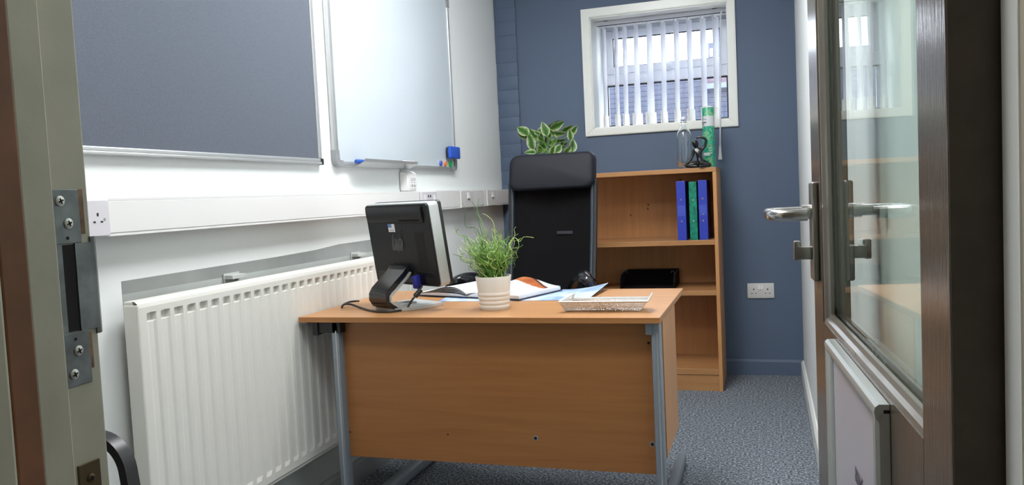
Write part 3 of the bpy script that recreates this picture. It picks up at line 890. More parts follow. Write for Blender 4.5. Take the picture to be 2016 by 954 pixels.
# visitor chair whose bent arm shows beside the left jamb
vc = thing('visitor_chair', 'black visitor chair with a bent bar arm beside the radiator', 'chair', (-1.28, 1.22, 0))
def arc(cx, cz, r, a0, a1, n, y):
    return [(cx + r * math.cos(a0 + (a1 - a0) * i / n), y, cz + r * math.sin(a0 + (a1 - a0) * i / n)) for i in range(n + 1)]
for vy in (0.74, 1.22):
    path = [(-1.50, vy, 0.668), (-1.40, vy, 0.672), (-1.30, vy, 0.667)] + arc(-1.275, 0.592, 0.072, PI / 2 - 0.1, 0.12, 8, vy) + [(-1.196, vy, 0.54), (-1.176, vy, 0.40), (-1.14, vy, 0.06)] + arc(-1.175, 0.046, 0.035, 0.2, -PI / 2, 5, vy) + [(-1.50, vy, 0.011)]
    obj('side_frame', ribbon(path, (0, 1, 0), 0.030, 0.018), 'visitor_black', vc, world=True, smooth=50)
obj('seat', bx(-1.50, -1.12, 0.755, 1.205, 0.42, 0.475, 0.018, 3), 'visitor_seat', vc, world=True, smooth=40)
obj('backrest', bx(-1.535, -1.495, 0.755, 1.205, 0.50, 0.88, 0.015, 3), 'visitor_seat', vc, world=True, smooth=40)
for vy in (0.765, 1.195):
    obj('back_post', tube([(-1.49, vy, 0.02), (-1.49, vy, 0.44), (-1.51, vy, 0.84)], 0.010, 10), 'visitor_black', vc, world=True, smooth=60)
obj('seat_bar', tube([(-1.168, 0.74, 0.415), (-1.168, 1.22, 0.415)], 0.010, 10), 'visitor_black', vc, world=True, smooth=60)

# ------------------------------------------------------------------ back wall: blind, socket
DX = WX0
bl = thing('vertical_blind', 'white vertical blind of ten fabric vanes inside the window reveal', 'blind', (-0.585, 4.88, WZ1))
hr = bx(-0.966, -0.196, 4.862, 4.898, 2.106, 2.128, 0.002)
obj('head_rail', hr, 'blind_white', bl, world=True)
obj('rail_groove', bx(-0.962, -0.200, 4.872, 4.888, 2.1045, 2.1062), 'seal_black', bl, world=True)
for x in (-0.905, -0.262):
    obj('rail_clip', bx(x - 0.013, x + 0.013, 4.866, 4.894, 2.127, 2.133, 0.001), 'black_plastic', bl, world=True)
VANES = [  # px: top left, top right, bottom left, bottom right
    (1185, 1192, 1188.5, 1199), (1207.5, 1215.5, 1212, 1221.5), (1224.5, 1233, 1227.5, 1239), (1247, 1255.5, 1246, 1265.5), (1272, 1282.5, 1272, 1292.5),
    (1299.5, 1309.5, 1302, 1314.5), (1325.5, 1335.5, 1328.5, 1340.5), (1350.5, 1361, 1354, 1368.5), (1377, 1388.5, 1381, 1394.5), (1401.5, 1414, 1405.5, 1417.5)]
VY = 4.905
def at_px(px, py, Y):
    a = (px - 1008) / 1567.2; b = (py - 477) / 1567.2
    d = Vector(FW) + Vector(RI) * a - Vector(UP) * b
    return d * (Y / d.y) + Vector((0, 0, 1.1))
VW = 0.089
def vane(cx, k_top, k_bot, cxb, slope):
    """one vane: hangs nearly edge on, twisting open towards its weighted hem"""
    def ang(k):
        s = slope
        return math.acos(max(-1, min(1, k / math.sqrt(1 + s * s)))) - math.atan(s)
    n = 14
    zt, zb = 2.098, 1.497
    rows = []
    for i in range(n + 1):
        f = i / n
        z = zt + (zb - zt) * f
        a = ang(k_top + (k_bot - k_top) * f ** 1.3)
        w = VW / 2
        x = cx + (cxb - cx) * f
        row = []
        for j in range(5):
            q = -1 + j / 2
            bow = 0.004 * (1 - q * q)
            row.append((x + q * w * math.cos(a) - bow * math.sin(a), VY + q * w * math.sin(a) + bow * math.cos(a), z))
        rows.append(row)
    return rows, ang(k_bot)
for i, (a, b, c, d) in enumerate(VANES):
    y_top = 47 - (a - 1185) * 0.105; y_bot = 238 - (a - 1185) * 0.078
    pt = (at_px(a, y_top, VY) + at_px(b, y_top, VY)) / 2
    pbm = (at_px(c, y_bot, VY) + at_px(d, y_bot, VY)) / 2
    kt = abs(at_px(b, y_top, VY).x - at_px(a, y_top, VY).x) / VW
    kb = abs(at_px(d, y_bot, VY).x - at_px(c, y_bot, VY).x) / VW
    sl = pbm.x / VY
    rows, ab = vane(pt.x, kt, kb * 0.72, pbm.x, sl)
    ab = math.acos(min(1, kb / math.sqrt(1 + sl * sl))) - math.atan(sl)
    vo = obj('vane', sheet(rows, 0.0012), 'blind_white', bl, world=True, smooth=60)
    wb2 = bx(-0.0455, 0.0455, -0.0035, 0.0035, -0.085, 0.0, 0.003)
    for v in wb2.verts:
        if v.co.z > -0.02: v.co.y *= 0.5
    wb2.transform(Matrix.Translation((pbm.x, VY, 1.565)) @ Matrix.Rotation(ab, 4, 'Z'))
    obj('hem_weight', wb2, 'hem_white', vo, world=True, smooth=40)
    ck = bx(-0.006, 0.006, -0.004, 0.004, -0.014, 0.010, 0.001)
    ck.transform(Matrix.Translation((pt.x, VY - 0.015, 2.100)))
    obj('hanger', ck, 'upvc', vo, world=True)
wd_ = tube([(-0.221, 4.84, 2.10), (-0.224, 4.80, 2.08), (-0.224, 4.745, 2.0), (-0.247, 4.74, 1.315)], 0.0045, 10)
wand = obj('control_wand', wd_, 'blind_white', bl, world=True, smooth=60)
obj('wand_handle', tube([(-0.2465, 4.74, 1.325), (-0.2475, 4.74, 1.29), (-0.248, 4.74, 1.25)], [0.006, 0.0075, 0.012], 12), 'plastic_white', wand, world=True, smooth=60)

dsk = thing('double_socket', 'white double socket low on the blue wall right of the bookcase', 'socket', (-0.048, YB, 0.488))
pm = bx(-0.1215, 0.0255, YB - 0.0095, YB, 0.445, 0.531, 0.003)
obj('face_plate', pm, 'plastic_offwhite', dsk, world=True, smooth=40)
for cx in (-0.086, -0.010):
    hb = bmesh.new()
    add_box(hb, cx - 0.0028, cx + 0.0028, YB - 0.0101, YB - 0.009, 0.492, 0.501)
    for s in (-1, 1): add_box(hb, cx + s * 0.011 - 0.004, cx + s * 0.011 + 0.004, YB - 0.0101, YB - 0.009, 0.472, 0.4755)
    obj('pin_hole', hb, 'dark_hole', dsk, world=True)
for cx in (-0.056, -0.041):
    rk = prism([(YB - 0.0090, 0.494), (YB - 0.0170, 0.4965), (YB - 0.0092, 0.522)], cx - 0.0055, cx + 0.0055, 'x')
    obj('rocker_switch', rk, 'plastic_white', dsk, world=True)

# ------------------------------------------------------------------ bookcase and what stands on it
BXR, BY, BXL, BB = -0.2506, 4.3398, -1.300, 4.748
bc = thing('bookcase', 'beech bookcase with two shelves against the blue back wall', 'bookcase', ((BXR + BXL) / 2, 4.54, 0))
obj('top_board', bx(BXL, BXR, BY - 0.002, BB, 1.176, 1.2, 0.0012), 'beech_x', bc, world=True)
for x in (BXL, BXR - 0.019):
    obj('side_panel', bx(x, x + 0.019, BY, BB, 0.0, 1.1755, 0.0012), 'beech_z', bc, world=True)
obj('back_panel', bx(BXL + 0.019, BXR - 0.019, BB - 0.014, BB - 0.004, 0.07, 1.1755), 'beech_z', bc, world=True)
for z in (0.8154, 0.5440):
    obj('shelf', bx(BXL + 0.0195, BXR - 0.0195, BY + 0.004, BB - 0.014, z - 0.026, z, 0.0012), 'beech_x', bc, world=True)
obj('bottom_shelf', bx(BXL + 0.0195, BXR - 0.0195, BY + 0.002, BB - 0.014, 0.088, 0.120, 0.0012), 'beech_x', bc, world=True)
obj('plinth', bx(BXL + 0.0195, BXR - 0.0195, BY + 0.006, BY + 0.024, 0.0, 0.0865), 'beech_x', bc, world=True)
for x, z in ((-0.476, 1.145), (-0.668, 1.008), (-0.672, 0.985), (-0.775, 0.95)):
    obj('knot', cyl((x, BB - 0.0146, z), (x, BB - 0.0136, z), 0.006 if z < 1.1 else 0.008, n=10), 'frame_brown', bc, world=True)

def binder(name, label, x0, x1, body, rivets, tilt, h=0.318, pocket=True, group='ring binders on the top shelf'):
    xc = (x0 + x1) / 2; w = x1 - x0
    t = thing(name, label, 'binder', (xc, BY + 0.025, 0.8162), 0, group)
    D = 0.275
    for s in (-1, 1):
        obj('cover', bx(s * (w / 2 - 0.0012) - 0.0012, s * (w / 2 - 0.0012) + 0.0012, 0.002, D, 0, h), body, t)
    obj('spine', bx(-w / 2, w / 2, 0, 0.0025, 0, h, 0.001), body, t)
    obj('page_block', bx(-w / 2 + 0.004, w / 2 - 0.006, 0.03, D - 0.02, 0.008, h - 0.02), 'paper_white', t)
    for z in rivets:
        obj('rivet', cyl((0, -0.0016, z), (0, 0.001, z), 0.0042, n=12), 'rivet', t, smooth=50)
    if pocket:
        obj('label_pocket', bx(-w / 2 + 0.004, w / 2 - 0.004, -0.0008, 0.0004, 0.130, 0.187), 'binder_pocket', t)
    t.rotation_euler = (0, tilt, 0)
    return t
binder('ring_binder', 'blue ring binder with a spine label pocket, left of the green one', -0.4635, -0.4165, 'binder_blue', (0.102, 0.218), 0)
binder('ring_binder', 'green marbled ring binder between the two blue ones', -0.3975, -0.3575, 'binder_green', (0.102, 0.214), 0, h=0.312, pocket=False)
binder('ring_binder', 'blue ring binder against the right side of the bookcase', -0.3485, -0.3035, 'binder_blue', (0.102, 0.136, 0.220), 0)

# black mesh letter tray on the lower shelf
bt = thing('black_letter_tray', 'black mesh letter tray on the lower shelf of the bookcase', 'tray', (-0.64, 4.50, 0.544))
x0, x1, y0, y1, z0 = -0.795, -0.497, 4.40, 4.69, 0.5445
obj('tray_floor', bx(x0, x1, y0, y1, z0 + 0.001, z0 + 0.004), 'tray_mesh_black', bt, world=True)
obj('back_wall', bx(x0, x1, y1 - 0.003, y1, z0, z0 + 0.083), 'tray_mesh_black', bt, world=True)
for x in (x0, x1 - 0.003):
    sp = [(y0, z0), (y1, z0), (y1, z0 + 0.085), (y0 + 0.05, z0 + 0.085), (y0 + 0.02, z0 + 0.07), (y0, z0 + 0.04)]
    obj('side_wall', prism(sp, x, x + 0.003, 'x'), 'tray_mesh_black', bt, world=True)
obj('rim', tube([(x0, y0, z0 + 0.04), (x0, y0 + 0.05, z0 + 0.086), (x0, y1, z0 + 0.086), (x1, y1, z0 + 0.086), (x1, y0 + 0.05, z0 + 0.086), (x1, y0, z0 + 0.04)], 0.003, 8), 'mesh_black', bt, world=True, smooth=60)
obj('front_lip', tube([(x0, y0, z0 + 0.004), (x1, y0, z0 + 0.004)], 0.003, 8), 'mesh_black', bt, world=True, smooth=60)
obj('stacking_loop', tube([(x0 + 0.006, y0 + 0.045, z0 + 0.086), (x0 + 0.012, y0 + 0.05, z0 + 0.105), (x0 + 0.03, y0 + 0.06, z0 + 0.107), (x0 + 0.034, y0 + 0.06, z0 + 0.086)], 0.0025, 8), 'mesh_black', bt, world=True, smooth=60)
obj('stacking_loop', tube([(x1 - 0.02, y0 + 0.05, z0 + 0.086), (x1 - 0.016, y0 + 0.05, z0 + 0.096), (x1 - 0.006, y0 + 0.06, z0 + 0.096), (x1 - 0.003, y0 + 0.06, z0 + 0.086)], 0.0025, 8), 'mesh_black', bt, world=True, smooth=60)

# swing-top bottle
BZ = 1.2005
BT_ = (-0.418, 4.42)
bo = thing('swing_top_bottle', 'clear glass swing-top bottle on top of the bookcase', 'bottle', (BT_[0], BT_[1], BZ))
outer = [(0.001, 0.004), (0.030, 0.002), (0.0385, 0.006), (0.040, 0.014), (0.040, 0.168), (0.0385, 0.182), (0.033, 0.200), (0.024, 0.214), (0.0165, 0.224), (0.0135, 0.234), (0.0130, 0.252), (0.0155, 0.254), (0.0155, 0.260), (0.013, 0.262)]
inner = [(r - 0.003, z) for r, z in outer[:1:-1]] + [(0.034, 0.012), (0.001, 0.010)]
inner = [(max(r, 0.001), z if z > 0.011 else 0.011) for r, z in inner]
obj('glass_body', lathe(outer + inner, 32), 'bottle_glass', bo, smooth=60)
obj('stopper', lathe([(0.0001, 0.258), (0.0125, 0.262), (0.0125, 0.272), (0.009, 0.279), (0.0001, 0.281)], 20), 'plastic_offwhite', bo, smooth=40)
obj('seal_ring', lathe([(0.011, 0.2605), (0.0145, 0.261), (0.0145, 0.2635), (0.011, 0.264)], 20), 'eraser_blue', bo, smooth=40)
wire = bmesh.new()
for s in (-1, 1):
    add_tube(wire, [(s * 0.0135, -0.008, 0.245), (s * 0.020, -0.004, 0.246), (s * 0.019, 0, 0.262), (s * 0.010, 0, 0.276)], 0.0013, 6)
add_tube(wire, [(0.0145 * math.cos(a * PI / 8), 0.0145 * math.sin(a * PI / 8), 0.2475) for a in range(17)], 0.0012, 6)
add_tube(wire, [(-0.021, -0.008, 0.240), (-0.021, -0.014, 0.243), (0.021, -0.014, 0.243), (0.021, -0.008, 0.240)], 0.0013, 6)
add_tube(wire, [(-0.010, 0, 0.276), (0.010, 0, 0.276)], 0.0013, 6)
obj('wire_bail', wire, 'steel', bo, smooth=60)

# green patterned tube
tu = thing('cardboard_tube', 'tall green leaf patterned tube with a white label on the bookcase', 'tube', (-0.293, 4.50, BZ))
obj('tube_body', lathe([(0.001, 0.0), (0.0315, 0.0), (0.0325, 0.002), (0.0325, 0.325), (0.0315, 0.327), (0.001, 0.327)], 36), 'tube_print', tu, smooth=40)
obj('lid', lathe([(0.028, 0.3255), (0.0335, 0.3255), (0.0335, 0.332), (0.028, 0.333)], 36), 'plastic_white', tu, smooth=40)
def wrap(r, a0, a1, z0, z1, t=0.0006, n=12):
    rows = [[(r * math.cos(a0 + (a1 - a0) * i / n), r * math.sin(a0 + (a1 - a0) * i / n), z) for i in range(n + 1)] for z in (z0, z1)]
    return sheet(rows, t)
obj('paper_label', wrap(0.0334, -PI + 0.1, -0.05, 0.225, 0.280), 'tube_label', tu, smooth=60)
obj('paper_label', wrap(0.0334, -PI + 0.5, -PI / 2 + 0.15, 0.066, 0.082), 'tube_label', tu, smooth=60)
for z, a0, a1, hh in ((0.270, -2.55, -2.40, 0.005), (0.2615, -2.75, -1.75, 0.0022), (0.245, -2.7, -1.8, 0.006), (0.2345, -2.7, -2.2, 0.004)):
    obj('label_print', wrap(0.0341, a0, a1, z - hh / 2, z + hh / 2, 0.0003, 6), 'ink', tu, smooth=60)
# painted sprigs on the tube: a stalk with slim leaves, a dark twig
def sprig(a, z, n, s, colour, lean=0.0):
    bm = bmesh.new()
    R0 = 0.0336
    def P(u, zz): return (R0 * math.cos(a + u / R0), R0 * math.sin(a + u / R0), zz)
    def strip(p, q, w):
        (u0, z0), (u1, z1) = p, q
        d = math.hypot(u1 - u0, z1 - z0); nx, nz = -(z1 - z0) / d * w, (u1 - u0) / d * w
        m_ = ((u0 + u1) / 2, (z0 + z1) / 2)
        f = bm.faces.new([bm.verts.new(P(*x)) for x in ((u0, z0), (m_[0] + nx, m_[1] + nz), (u1, z1), (m_[0] - nx, m_[1] - nz))])
    strip((0, z), (lean, z + s), 0.0009)
    for k in range(n):
        f = (k + 1) / (n + 1)
        for sd_ in (-1, 1):
            strip((lean * f, z + s * f), (lean * f + sd_ * 0.011, z + s * f + 0.010), 0.0013)
    return obj('leaf_print', bm, colour, tu)
sprig(-1.35, 0.060, 3, 0.058, 'pot_white'); sprig(-1.30, 0.105, 1, 0.022, 'magnet_orange', 0.004)
sprig(-2.05, 0.095, 2, 0.035, 'stem_dark', -0.004); sprig(-1.25, 0.195, 0, 0.018, 'ink', 0.016); sprig(-2.0, 0.16, 2, 0.04, 'stem_pale', 0.004)
sprig(-1.3, 0.012, 2, 0.035, 'stem_pale', -0.003); sprig(-1.32, 0.285, 2, 0.026, 'stem_pale', 0.0); sprig(-0.9, 0.14, 2, 0.03, 'stem_dark', 0.004)

# seated black figurine, one arm over the head and one to the knee
fg = thing('yoga_figurine', 'black seated figurine with one arm bent over its head on the bookcase', 'figurine', (-0.345, 4.375, BZ))
def skin_figure(name, nodes, edges, m, parent, root=0, sub=2):
    me = bpy.data.meshes.new(name)
    me.from_pydata([n[:3] for n in nodes], edges, [])
    o = bpy.data.objects.new(name, me); C.objects.link(o)
    sk = o.modifiers.new('skin', 'SKIN'); sk.use_smooth_shade = True
    for i, n in enumerate(nodes):
        r = n[3] if isinstance(n[3], tuple) else (n[3], n[3])
        me.skin_vertices[0].data[i].radius = r
        me.skin_vertices[0].data[i].use_root = (i == root)
    ss = o.modifiers.new('sub', 'SUBSURF'); ss.levels = sub; ss.render_levels = sub
    dg = bpy.context.evaluated_depsgraph_get()
    me2 = bpy.data.meshes.new_from_object(o.evaluated_get(dg))
    bpy.data.objects.remove(o)
    me2.materials.clear(); me2.materials.append(M[m])
    for p in me2.polygons: p.use_smooth = True
    o2 = bpy.data.objects.new(name, me2); C.objects.link(o2); o2.parent = parent; WM[o2.name] = WM[parent.name]
    return o2
FN = [
    (0.012, 0.000, 0.020, (0.024, 0.019)),   # 0 pelvis
    (0.009, 0.000, 0.045, (0.015, 0.012)),   # 1 waist
    (0.006, 0.000, 0.068, (0.019, 0.013)),   # 2 ribs
    (0.002, 0.000, 0.088, (0.022, 0.012)),   # 3 shoulders
    (-0.004, -0.001, 0.102, 0.0075),          # 4 neck
    (-0.010, -0.002, 0.118, (0.0150, 0.015)),# 5 head
    (-0.013, -0.002, 0.133, (0.0145, 0.015)),# 6 head
    (-0.015, -0.002, 0.143, 0.009),          # 7 crown
    (0.022, 0.000, 0.092, 0.0085),            # 8 right shoulder
    (0.041, 0.000, 0.113, 0.0065),           # 9 right elbow lower
    (0.047, 0.000, 0.138, 0.0062),           # 10 right elbow
    (0.034, 0.000, 0.150, 0.0055),            # 11 forearm
    (0.012, 0.000, 0.156, 0.0048),            # 12 wrist
    (-0.006, -0.001, 0.150, 0.0045),           # 13 hand on the head
    (-0.018, 0.000, 0.090, 0.0085),            # 14 left shoulder
    (-0.027, -0.004, 0.062, 0.0065),          # 15 left upper arm
    (-0.038, -0.010, 0.040, 0.0060),           # 16 left elbow
    (-0.056, -0.014, 0.025, 0.0048),          # 17 left forearm
    (-0.066, -0.016, 0.011, 0.0042),           # 18 left hand
    (0.000, -0.010, 0.020, 0.0165),            # 19 left hip
    (-0.034, -0.016, 0.017, 0.0105),           # 20 left thigh
    (-0.062, -0.018, 0.010, 0.0085),          # 21 left knee
    (-0.030, -0.030, 0.009, 0.0075),          # 22 left shin
    (0.004, -0.034, 0.008, 0.0065),            # 23 left foot
    (0.028, -0.008, 0.020, 0.0165),           # 24 right hip
    (0.052, -0.014, 0.014, 0.0110),            # 25 right thigh
    (0.064, -0.020, 0.010, 0.0085),            # 26 right knee
    (0.030, -0.044, 0.008, 0.0070),            # 27 right shin
    (0.006, -0.048, 0.007, 0.0058),           # 28 right foot
]
FN = [(x * 1.03, y, z * 1.05, tuple(q * 1.22 for q in r) if isinstance(r, tuple) else r * 1.28) for x, y, z, r in FN]
FE = [(0, 1), (1, 2), (2, 3), (3, 4), (4, 5), (5, 6), (6, 7), (3, 8), (8, 9), (9, 10), (10, 11), (11, 12), (12, 13), (3, 14), (14, 15), (15, 16), (16, 17), (17, 18),
      (0, 19), (19, 20), (20, 21), (21, 22), (22, 23), (0, 24), (24, 25), (25, 26), (26, 27), (27, 28)]
skin_figure('body', FN, FE, 'figure_black', fg)

# variegated trailing plant at the left end of the bookcase top
vp = thing('variegated_plant', 'potted plant with cream-edged green leaves behind the office chair', 'plant', (-1.17, 4.50, BZ))
obj('pot', lathe([(0.001, 0), (0.045, 0), (0.062, 0.11), (0.064, 0.118), (0.060, 0.118), (0.056, 0.105), (0.001, 0.105)], 28), 'pot_white', vp, smooth=40)
obj('soil', lathe([(0.001, 0.1055), (0.056, 0.1056), (0.055, 0.110), (0.001, 0.113)], 20), 'soil', vp)
def leaf_bm(L, W, fold, droop):
    bm = bmesh.new(); uvl = bm.loops.layers.uv.new('UVMap')
    n = 8; rows = []
    for i in range(n + 1):
        f = i / n
        w = W * (math.sin(PI * f ** 0.8) ** 0.8) * (1 - 0.15 * f) if 0 < f < 1 else 0.0008
        x = L * f; z = -droop * f * f * L
        rows.append([(x, q * w / 2, z + abs(q) * fold * w) for q in (-1, -0.5, 0, 0.5, 1)])
    vs = [[bm.verts.new(p) for p in r] for r in rows]
    for i in range(n):
        for j in range(4):
            fa = bm.faces.new((vs[i][j], vs[i + 1][j], vs[i + 1][j + 1], vs[i][j + 1]))
            for lp, (a, b) in zip(fa.loops, ((i, j), (i + 1, j), (i + 1, j + 1), (i, j + 1))):
                lp[uvl].uv = (a / n, abs(b - 2) / 2)
    ret = bmesh.ops.solidify(bm, geom=bm.faces[:], thickness=0.0008)
    return bm
LEAVES = [  # px of the leaf's foot and tip, width (m), turn about its own axis
    (1041, 266, 1021, 250, .045, .3), (1042, 270, 1022, 266, .036, -.6), (1056, 272, 1044, 254, .040, .5), (1050, 296, 1041, 266, .040, -.2), (1058, 262, 1072, 253, .034, .3),
    (1078, 268, 1069, 244, .038, .1), (1080, 274, 1086, 250, .036, -.4), (1060, 302, 1075, 274, .046, .2), (1082, 254, 1108, 242, .044, .6), (1080, 250, 1097, 241, .036, .9),
    (1084, 262, 1110, 264, .034, .7), (1106, 258, 1124, 251, .034, .8), (1122, 264, 1136, 250, .034, .6), (1124, 276, 1122, 258, .030, .3), (1128, 300, 1128, 276, .036, .1), (1056, 300, 1036, 298, .032, .8),
    (1090, 278, 1112, 276, .030, 1.0), (1088, 290, 1108, 292, .030, .9), (1080, 284, 1096, 276, .032, .4), (1066, 284, 1064, 262, .036, -.3), (1094, 300, 1104, 286, .034, .2), (1112, 302, 1122, 290, .030, .3),
    (1072, 300, 1062, 286, .030, -.5), (1100, 270, 1094, 258, .030, .5), (1048, 284, 1050, 270, .030, .2), (1084, 304, 1090, 290, .030, 0), (1062, 266, 1054, 258, .028, .6), (1104, 284, 1116, 282, .028, .9)]
crown = Vector((-1.17, 4.50, BZ + 0.11))
for i, (ax, ay, bx_, by_, w, tw) in enumerate(LEAVES):
    Yd = 4.50 + (-0.05, 0.0, 0.05, -0.02, 0.03)[i % 5]
    p = at_px(ax, ay, Yd); q = at_px(bx_, by_, Yd - (0.02 if i % 2 else -0.015))
    d = q - p; L = d.length * 1.18
    bm = leaf_bm(L, w * 1.45, 0.10, 0.10 + 0.12 * random.random())
    xax = d.normalized(); cam_dir = (Vector((0, 0, 1.1)) - p).normalized()
    zax = (cam_dir - xax * cam_dir.dot(xax)).normalized()
    zax = (Matrix.Rotation(tw, 3, xax) @ zax).normalized()
    yax = zax.cross(xax)
    mt = Matrix(((xax.x, yax.x, zax.x, p.x), (xax.y, yax.y, zax.y, p.y), (xax.z, yax.z, zax.z, p.z), (0, 0, 0, 1)))
    bm.transform(mt)
    lf = obj('leaf', bm, 'leaf', vp, world=True, smooth=60)
    c0 = crown + Vector((random.uniform(-.03, .03), random.uniform(-.03, .03), 0))
    mid = (c0 + p) / 2 + Vector((0, 0, 0.03))
    obj('leaf_stalk', tube([c0, mid, p, p + d * 0.25], [0.002, 0.0018, 0.0014, 0.0008], 6), 'stem_mid', lf, world=True, smooth=60)

# ------------------------------------------------------------------ desk
DXL, DXR, DY0, DY1, DZ = -1.4994, -0.3029, 2.2899, 2.9685, 0.73
de = thing('desk', 'beech office desk with grey cantilever legs and a modesty panel', 'desk', ((DXL + DXR) / 2, 2.63, 0))
tp = bx(DXL, DXR, DY0, DY1, DZ - 0.0178, DZ, 0.0015)
obj('desktop', tp, 'beech_x', de, world=True)
obj('edge_band', bx(DXL + 0.001, DXR - 0.001, DY0 - 0.0006, DY0 + 0.002, DZ - 0.017, DZ - 0.001), 'beech_edge', de, world=True)
obj('modesty_panel', bx(-1.372, -0.333, 2.352, 2.370, 0.245, DZ - 0.019, 0.001), 'beech_panel', de, world=True)
for s, xo in ((-1, -1.381), (1, -0.3205)):
    lg = bx(xo - 0.013, xo + 0.013, 2.318, 2.362, 0.04, DZ - 0.02, 0.004)
    up = obj('upright', lg, 'desk_metal', de, world=True, smooth=40)
    obj('edge_channel', bx(xo + 0.002, xo + 0.006, 2.3165, 2.3185, 0.05, DZ - 0.05), 'alu', up, world=True)
    obj('foot', bx(xo - 0.045 if s > 0 else xo - 0.018, xo - 0.012 if s > 0 else xo + 0.030, 2.33, 3.165, 0.012, 0.050, 0.006), 'desk_metal', de, world=True, smooth=40)
    obj('foot', bx(xo - 0.02, xo + 0.02, 2.27, 2.36, 0.012, 0.045, 0.004), 'desk_metal', de, world=True, smooth=40)
    for y in (2.29, 3.13):
        obj('foot_pad', cyl((xo - (0.028 if s > 0 and y > 3 else 0), y, 0), (xo - (0.028 if s > 0 and y > 3 else 0), y, 0.014), 0.014, n=14), 'black_plastic', de, world=True)
obj('support_arm', bx(-1.462, -1.442, 2.312, 2.90, 0.665, DZ - 0.0185, 0.001), 'black_plastic', de, world=True)
obj('support_arm', bx(-1.445, -1.36, 2.318, 2.36, 0.672, DZ - 0.0185, 0.001), 'black_plastic', de, world=True)
obj('support_arm', bx(-0.349, -0.330, 2.312, 2.351, 0.676, DZ - 0.0185, 0.001), 'desk_metal', de, world=True)
for x, z, r in ((-0.711, 0.339, 0.0085), (-0.3465, 0.338, 0.0085)):
    cp = obj('cam_fitting', lathe([(0.005, 0), (r, 0), (r, 0.001), (0.0055, 0.0014)], 18), 'alu_grey', de)
    cp.data.transform(WM[de.name].inverted() @ Matrix.Translation((x, 2.3520, z)) @ Matrix.Rotation(PI / 2, 4, 'X'))
    obj('cam_hole', cyl((x, 2.3499, z), (x, 2.352, z), 0.0052, n=14), 'dark_hole', cp, world=True)
for x, z, r in ((-1.0075, 0.3365, 0.003), (-1.3655, 0.328, 0.003), (-0.3465, 0.644, 0.004), (-1.366, 0.672, 0.003)):
    obj('screw_hole', cyl((x, 2.3513, z), (x, 2.353, z), r, n=12), 'dark_hole', de, world=True)
# drawer unit hung under the right end
pe = thing('drawer_unit', 'beech drawer unit hung under the right end of the desk', 'drawer unit', (-0.47, 2.58, 0.27))
obj('carcass', bx(-0.62, -0.306, 2.376, 2.70, 0.290, DZ - 0.022, 0.001), 'beech_z', pe, world=True)
for z0, z1 in ((0.294, 0.425), (0.429, 0.560), (0.564, 0.700)):
    dr = obj('drawer_front', bx(-0.617, -0.309, 2.70, 2.718, z0, z1, 0.001), 'beech_x', pe, world=True)
    obj('drawer_handle', tube([(-0.52, 2.718, z1 - 0.03), (-0.52, 2.738, z1 - 0.03), (-0.41, 2.738, z1 - 0.03), (-0.41, 2.718, z1 - 0.03)], 0.004, 8), 'steel', dr, world=True, smooth=60)

# monitor seen from behind
MB_ = Vector((-1.235, 2.448, DZ))
TH = math.radians(-28)
mo = thing('monitor', 'black and silver flat monitor seen from behind on the left of the desk', 'monitor', MB_, TH)
# local frame: +y is the way its screen faces, +x to the right as seen from behind
tilt = math.radians(8.0)
MW, MH, MD = 0.362, 0.284, 0.040
cen = Vector((-1.1995, 2.4875, 0.950))
lc = Matrix.Rotation(-TH, 3, 'Z') @ (cen - MB_)
MM = Matrix.Translation(lc) @ Matrix.Rotation(tilt, 4, 'X')   # panel frame, y=0 is the rear face
def mobj(name, bm, m, parent, smooth=None):
    bm.transform(MM); return obj(name, bm, m, parent, smooth=smooth)
def rrect(w, h, r, n=5):
    p = []
    for cx, cz, a0 in ((w / 2 - r, h / 2 - r, 0), (-w / 2 + r, h / 2 - r, PI / 2), (-w / 2 + r, -h / 2 + r, PI), (w / 2 - r, -h / 2 + r, 1.5 * PI)):
        for i in range(n + 1):
            a = a0 + PI / 2 * i / n
            p.append((cx + r * math.cos(a), cz + r * math.sin(a)))
    return p
hs = prism(rrect(MW, MH, 0.014), 0.001, MD, 'y')
mobj('housing', hs, 'monitor_silver', mo, smooth=40)
mobj('front_bezel', prism(rrect(MW + 0.002, MH + 0.002, 0.012), MD, MD + 0.012, 'y'), 'black_plastic', mo, smooth=40)
mobj('screen', bx(-MW / 2 + 0.02, MW / 2 - 0.02, MD + 0.0115, MD + 0.0128, -MH / 2 + 0.02, MH / 2 - 0.02), 'logo_dark', mo)
rc = prism(rrect(MW - 0.008, MH - 0.006, 0.012), -0.005, 0.002, 'y')
rear = mobj('rear_cover', rc, 'monitor_black', mo, smooth=40)
# shallow ledge across the top of the rear cover
lg = prism([(-0.012, MH / 2 - 0.016), (-0.0045, MH / 2 - 0.006), (-0.0045, MH / 2 - 0.066), (-0.007, MH / 2 - 0.064), (-0.012, MH / 2 - 0.046)], -MW / 2 + 0.010, MW / 2 - 0.030, 'x')
bmesh.ops.bevel(lg, geom=lg.edges[:], offset=0.003, segments=2, affect='EDGES')
mobj('upper_ledge', lg, 'monitor_black', rear, smooth=40)
vslots = bmesh.new()
for k in range(24):
    z = 0.040 - 0.0055 * k
    add_box(vslots, 0.088, 0.135, -0.0058, -0.0046, z, z + 0.0026)
mobj('vent_slots', vslots, 'dark_hole', rear)
tv = bmesh.new()
for k in range(34):
    x = 0.02 + 0.0032 * k
    add_box(tv, x, x + 0.0016, -0.0110, -0.0080, MH / 2 - 0.0590, MH / 2 - 0.0535)
mobj('top_vents', tv, 'dark_hole', rear)
lgp = mobj('emblem_plate', bx(-0.050, 0.014, -0.0062, -0.0048, -0.020, 0.038, 0.001), 'logo_dark', rear)
tmx = MM @ Matrix.Translation((-0.018, -0.0064, 0.012)) @ Matrix.Rotation(PI / 2, 4, 'X')
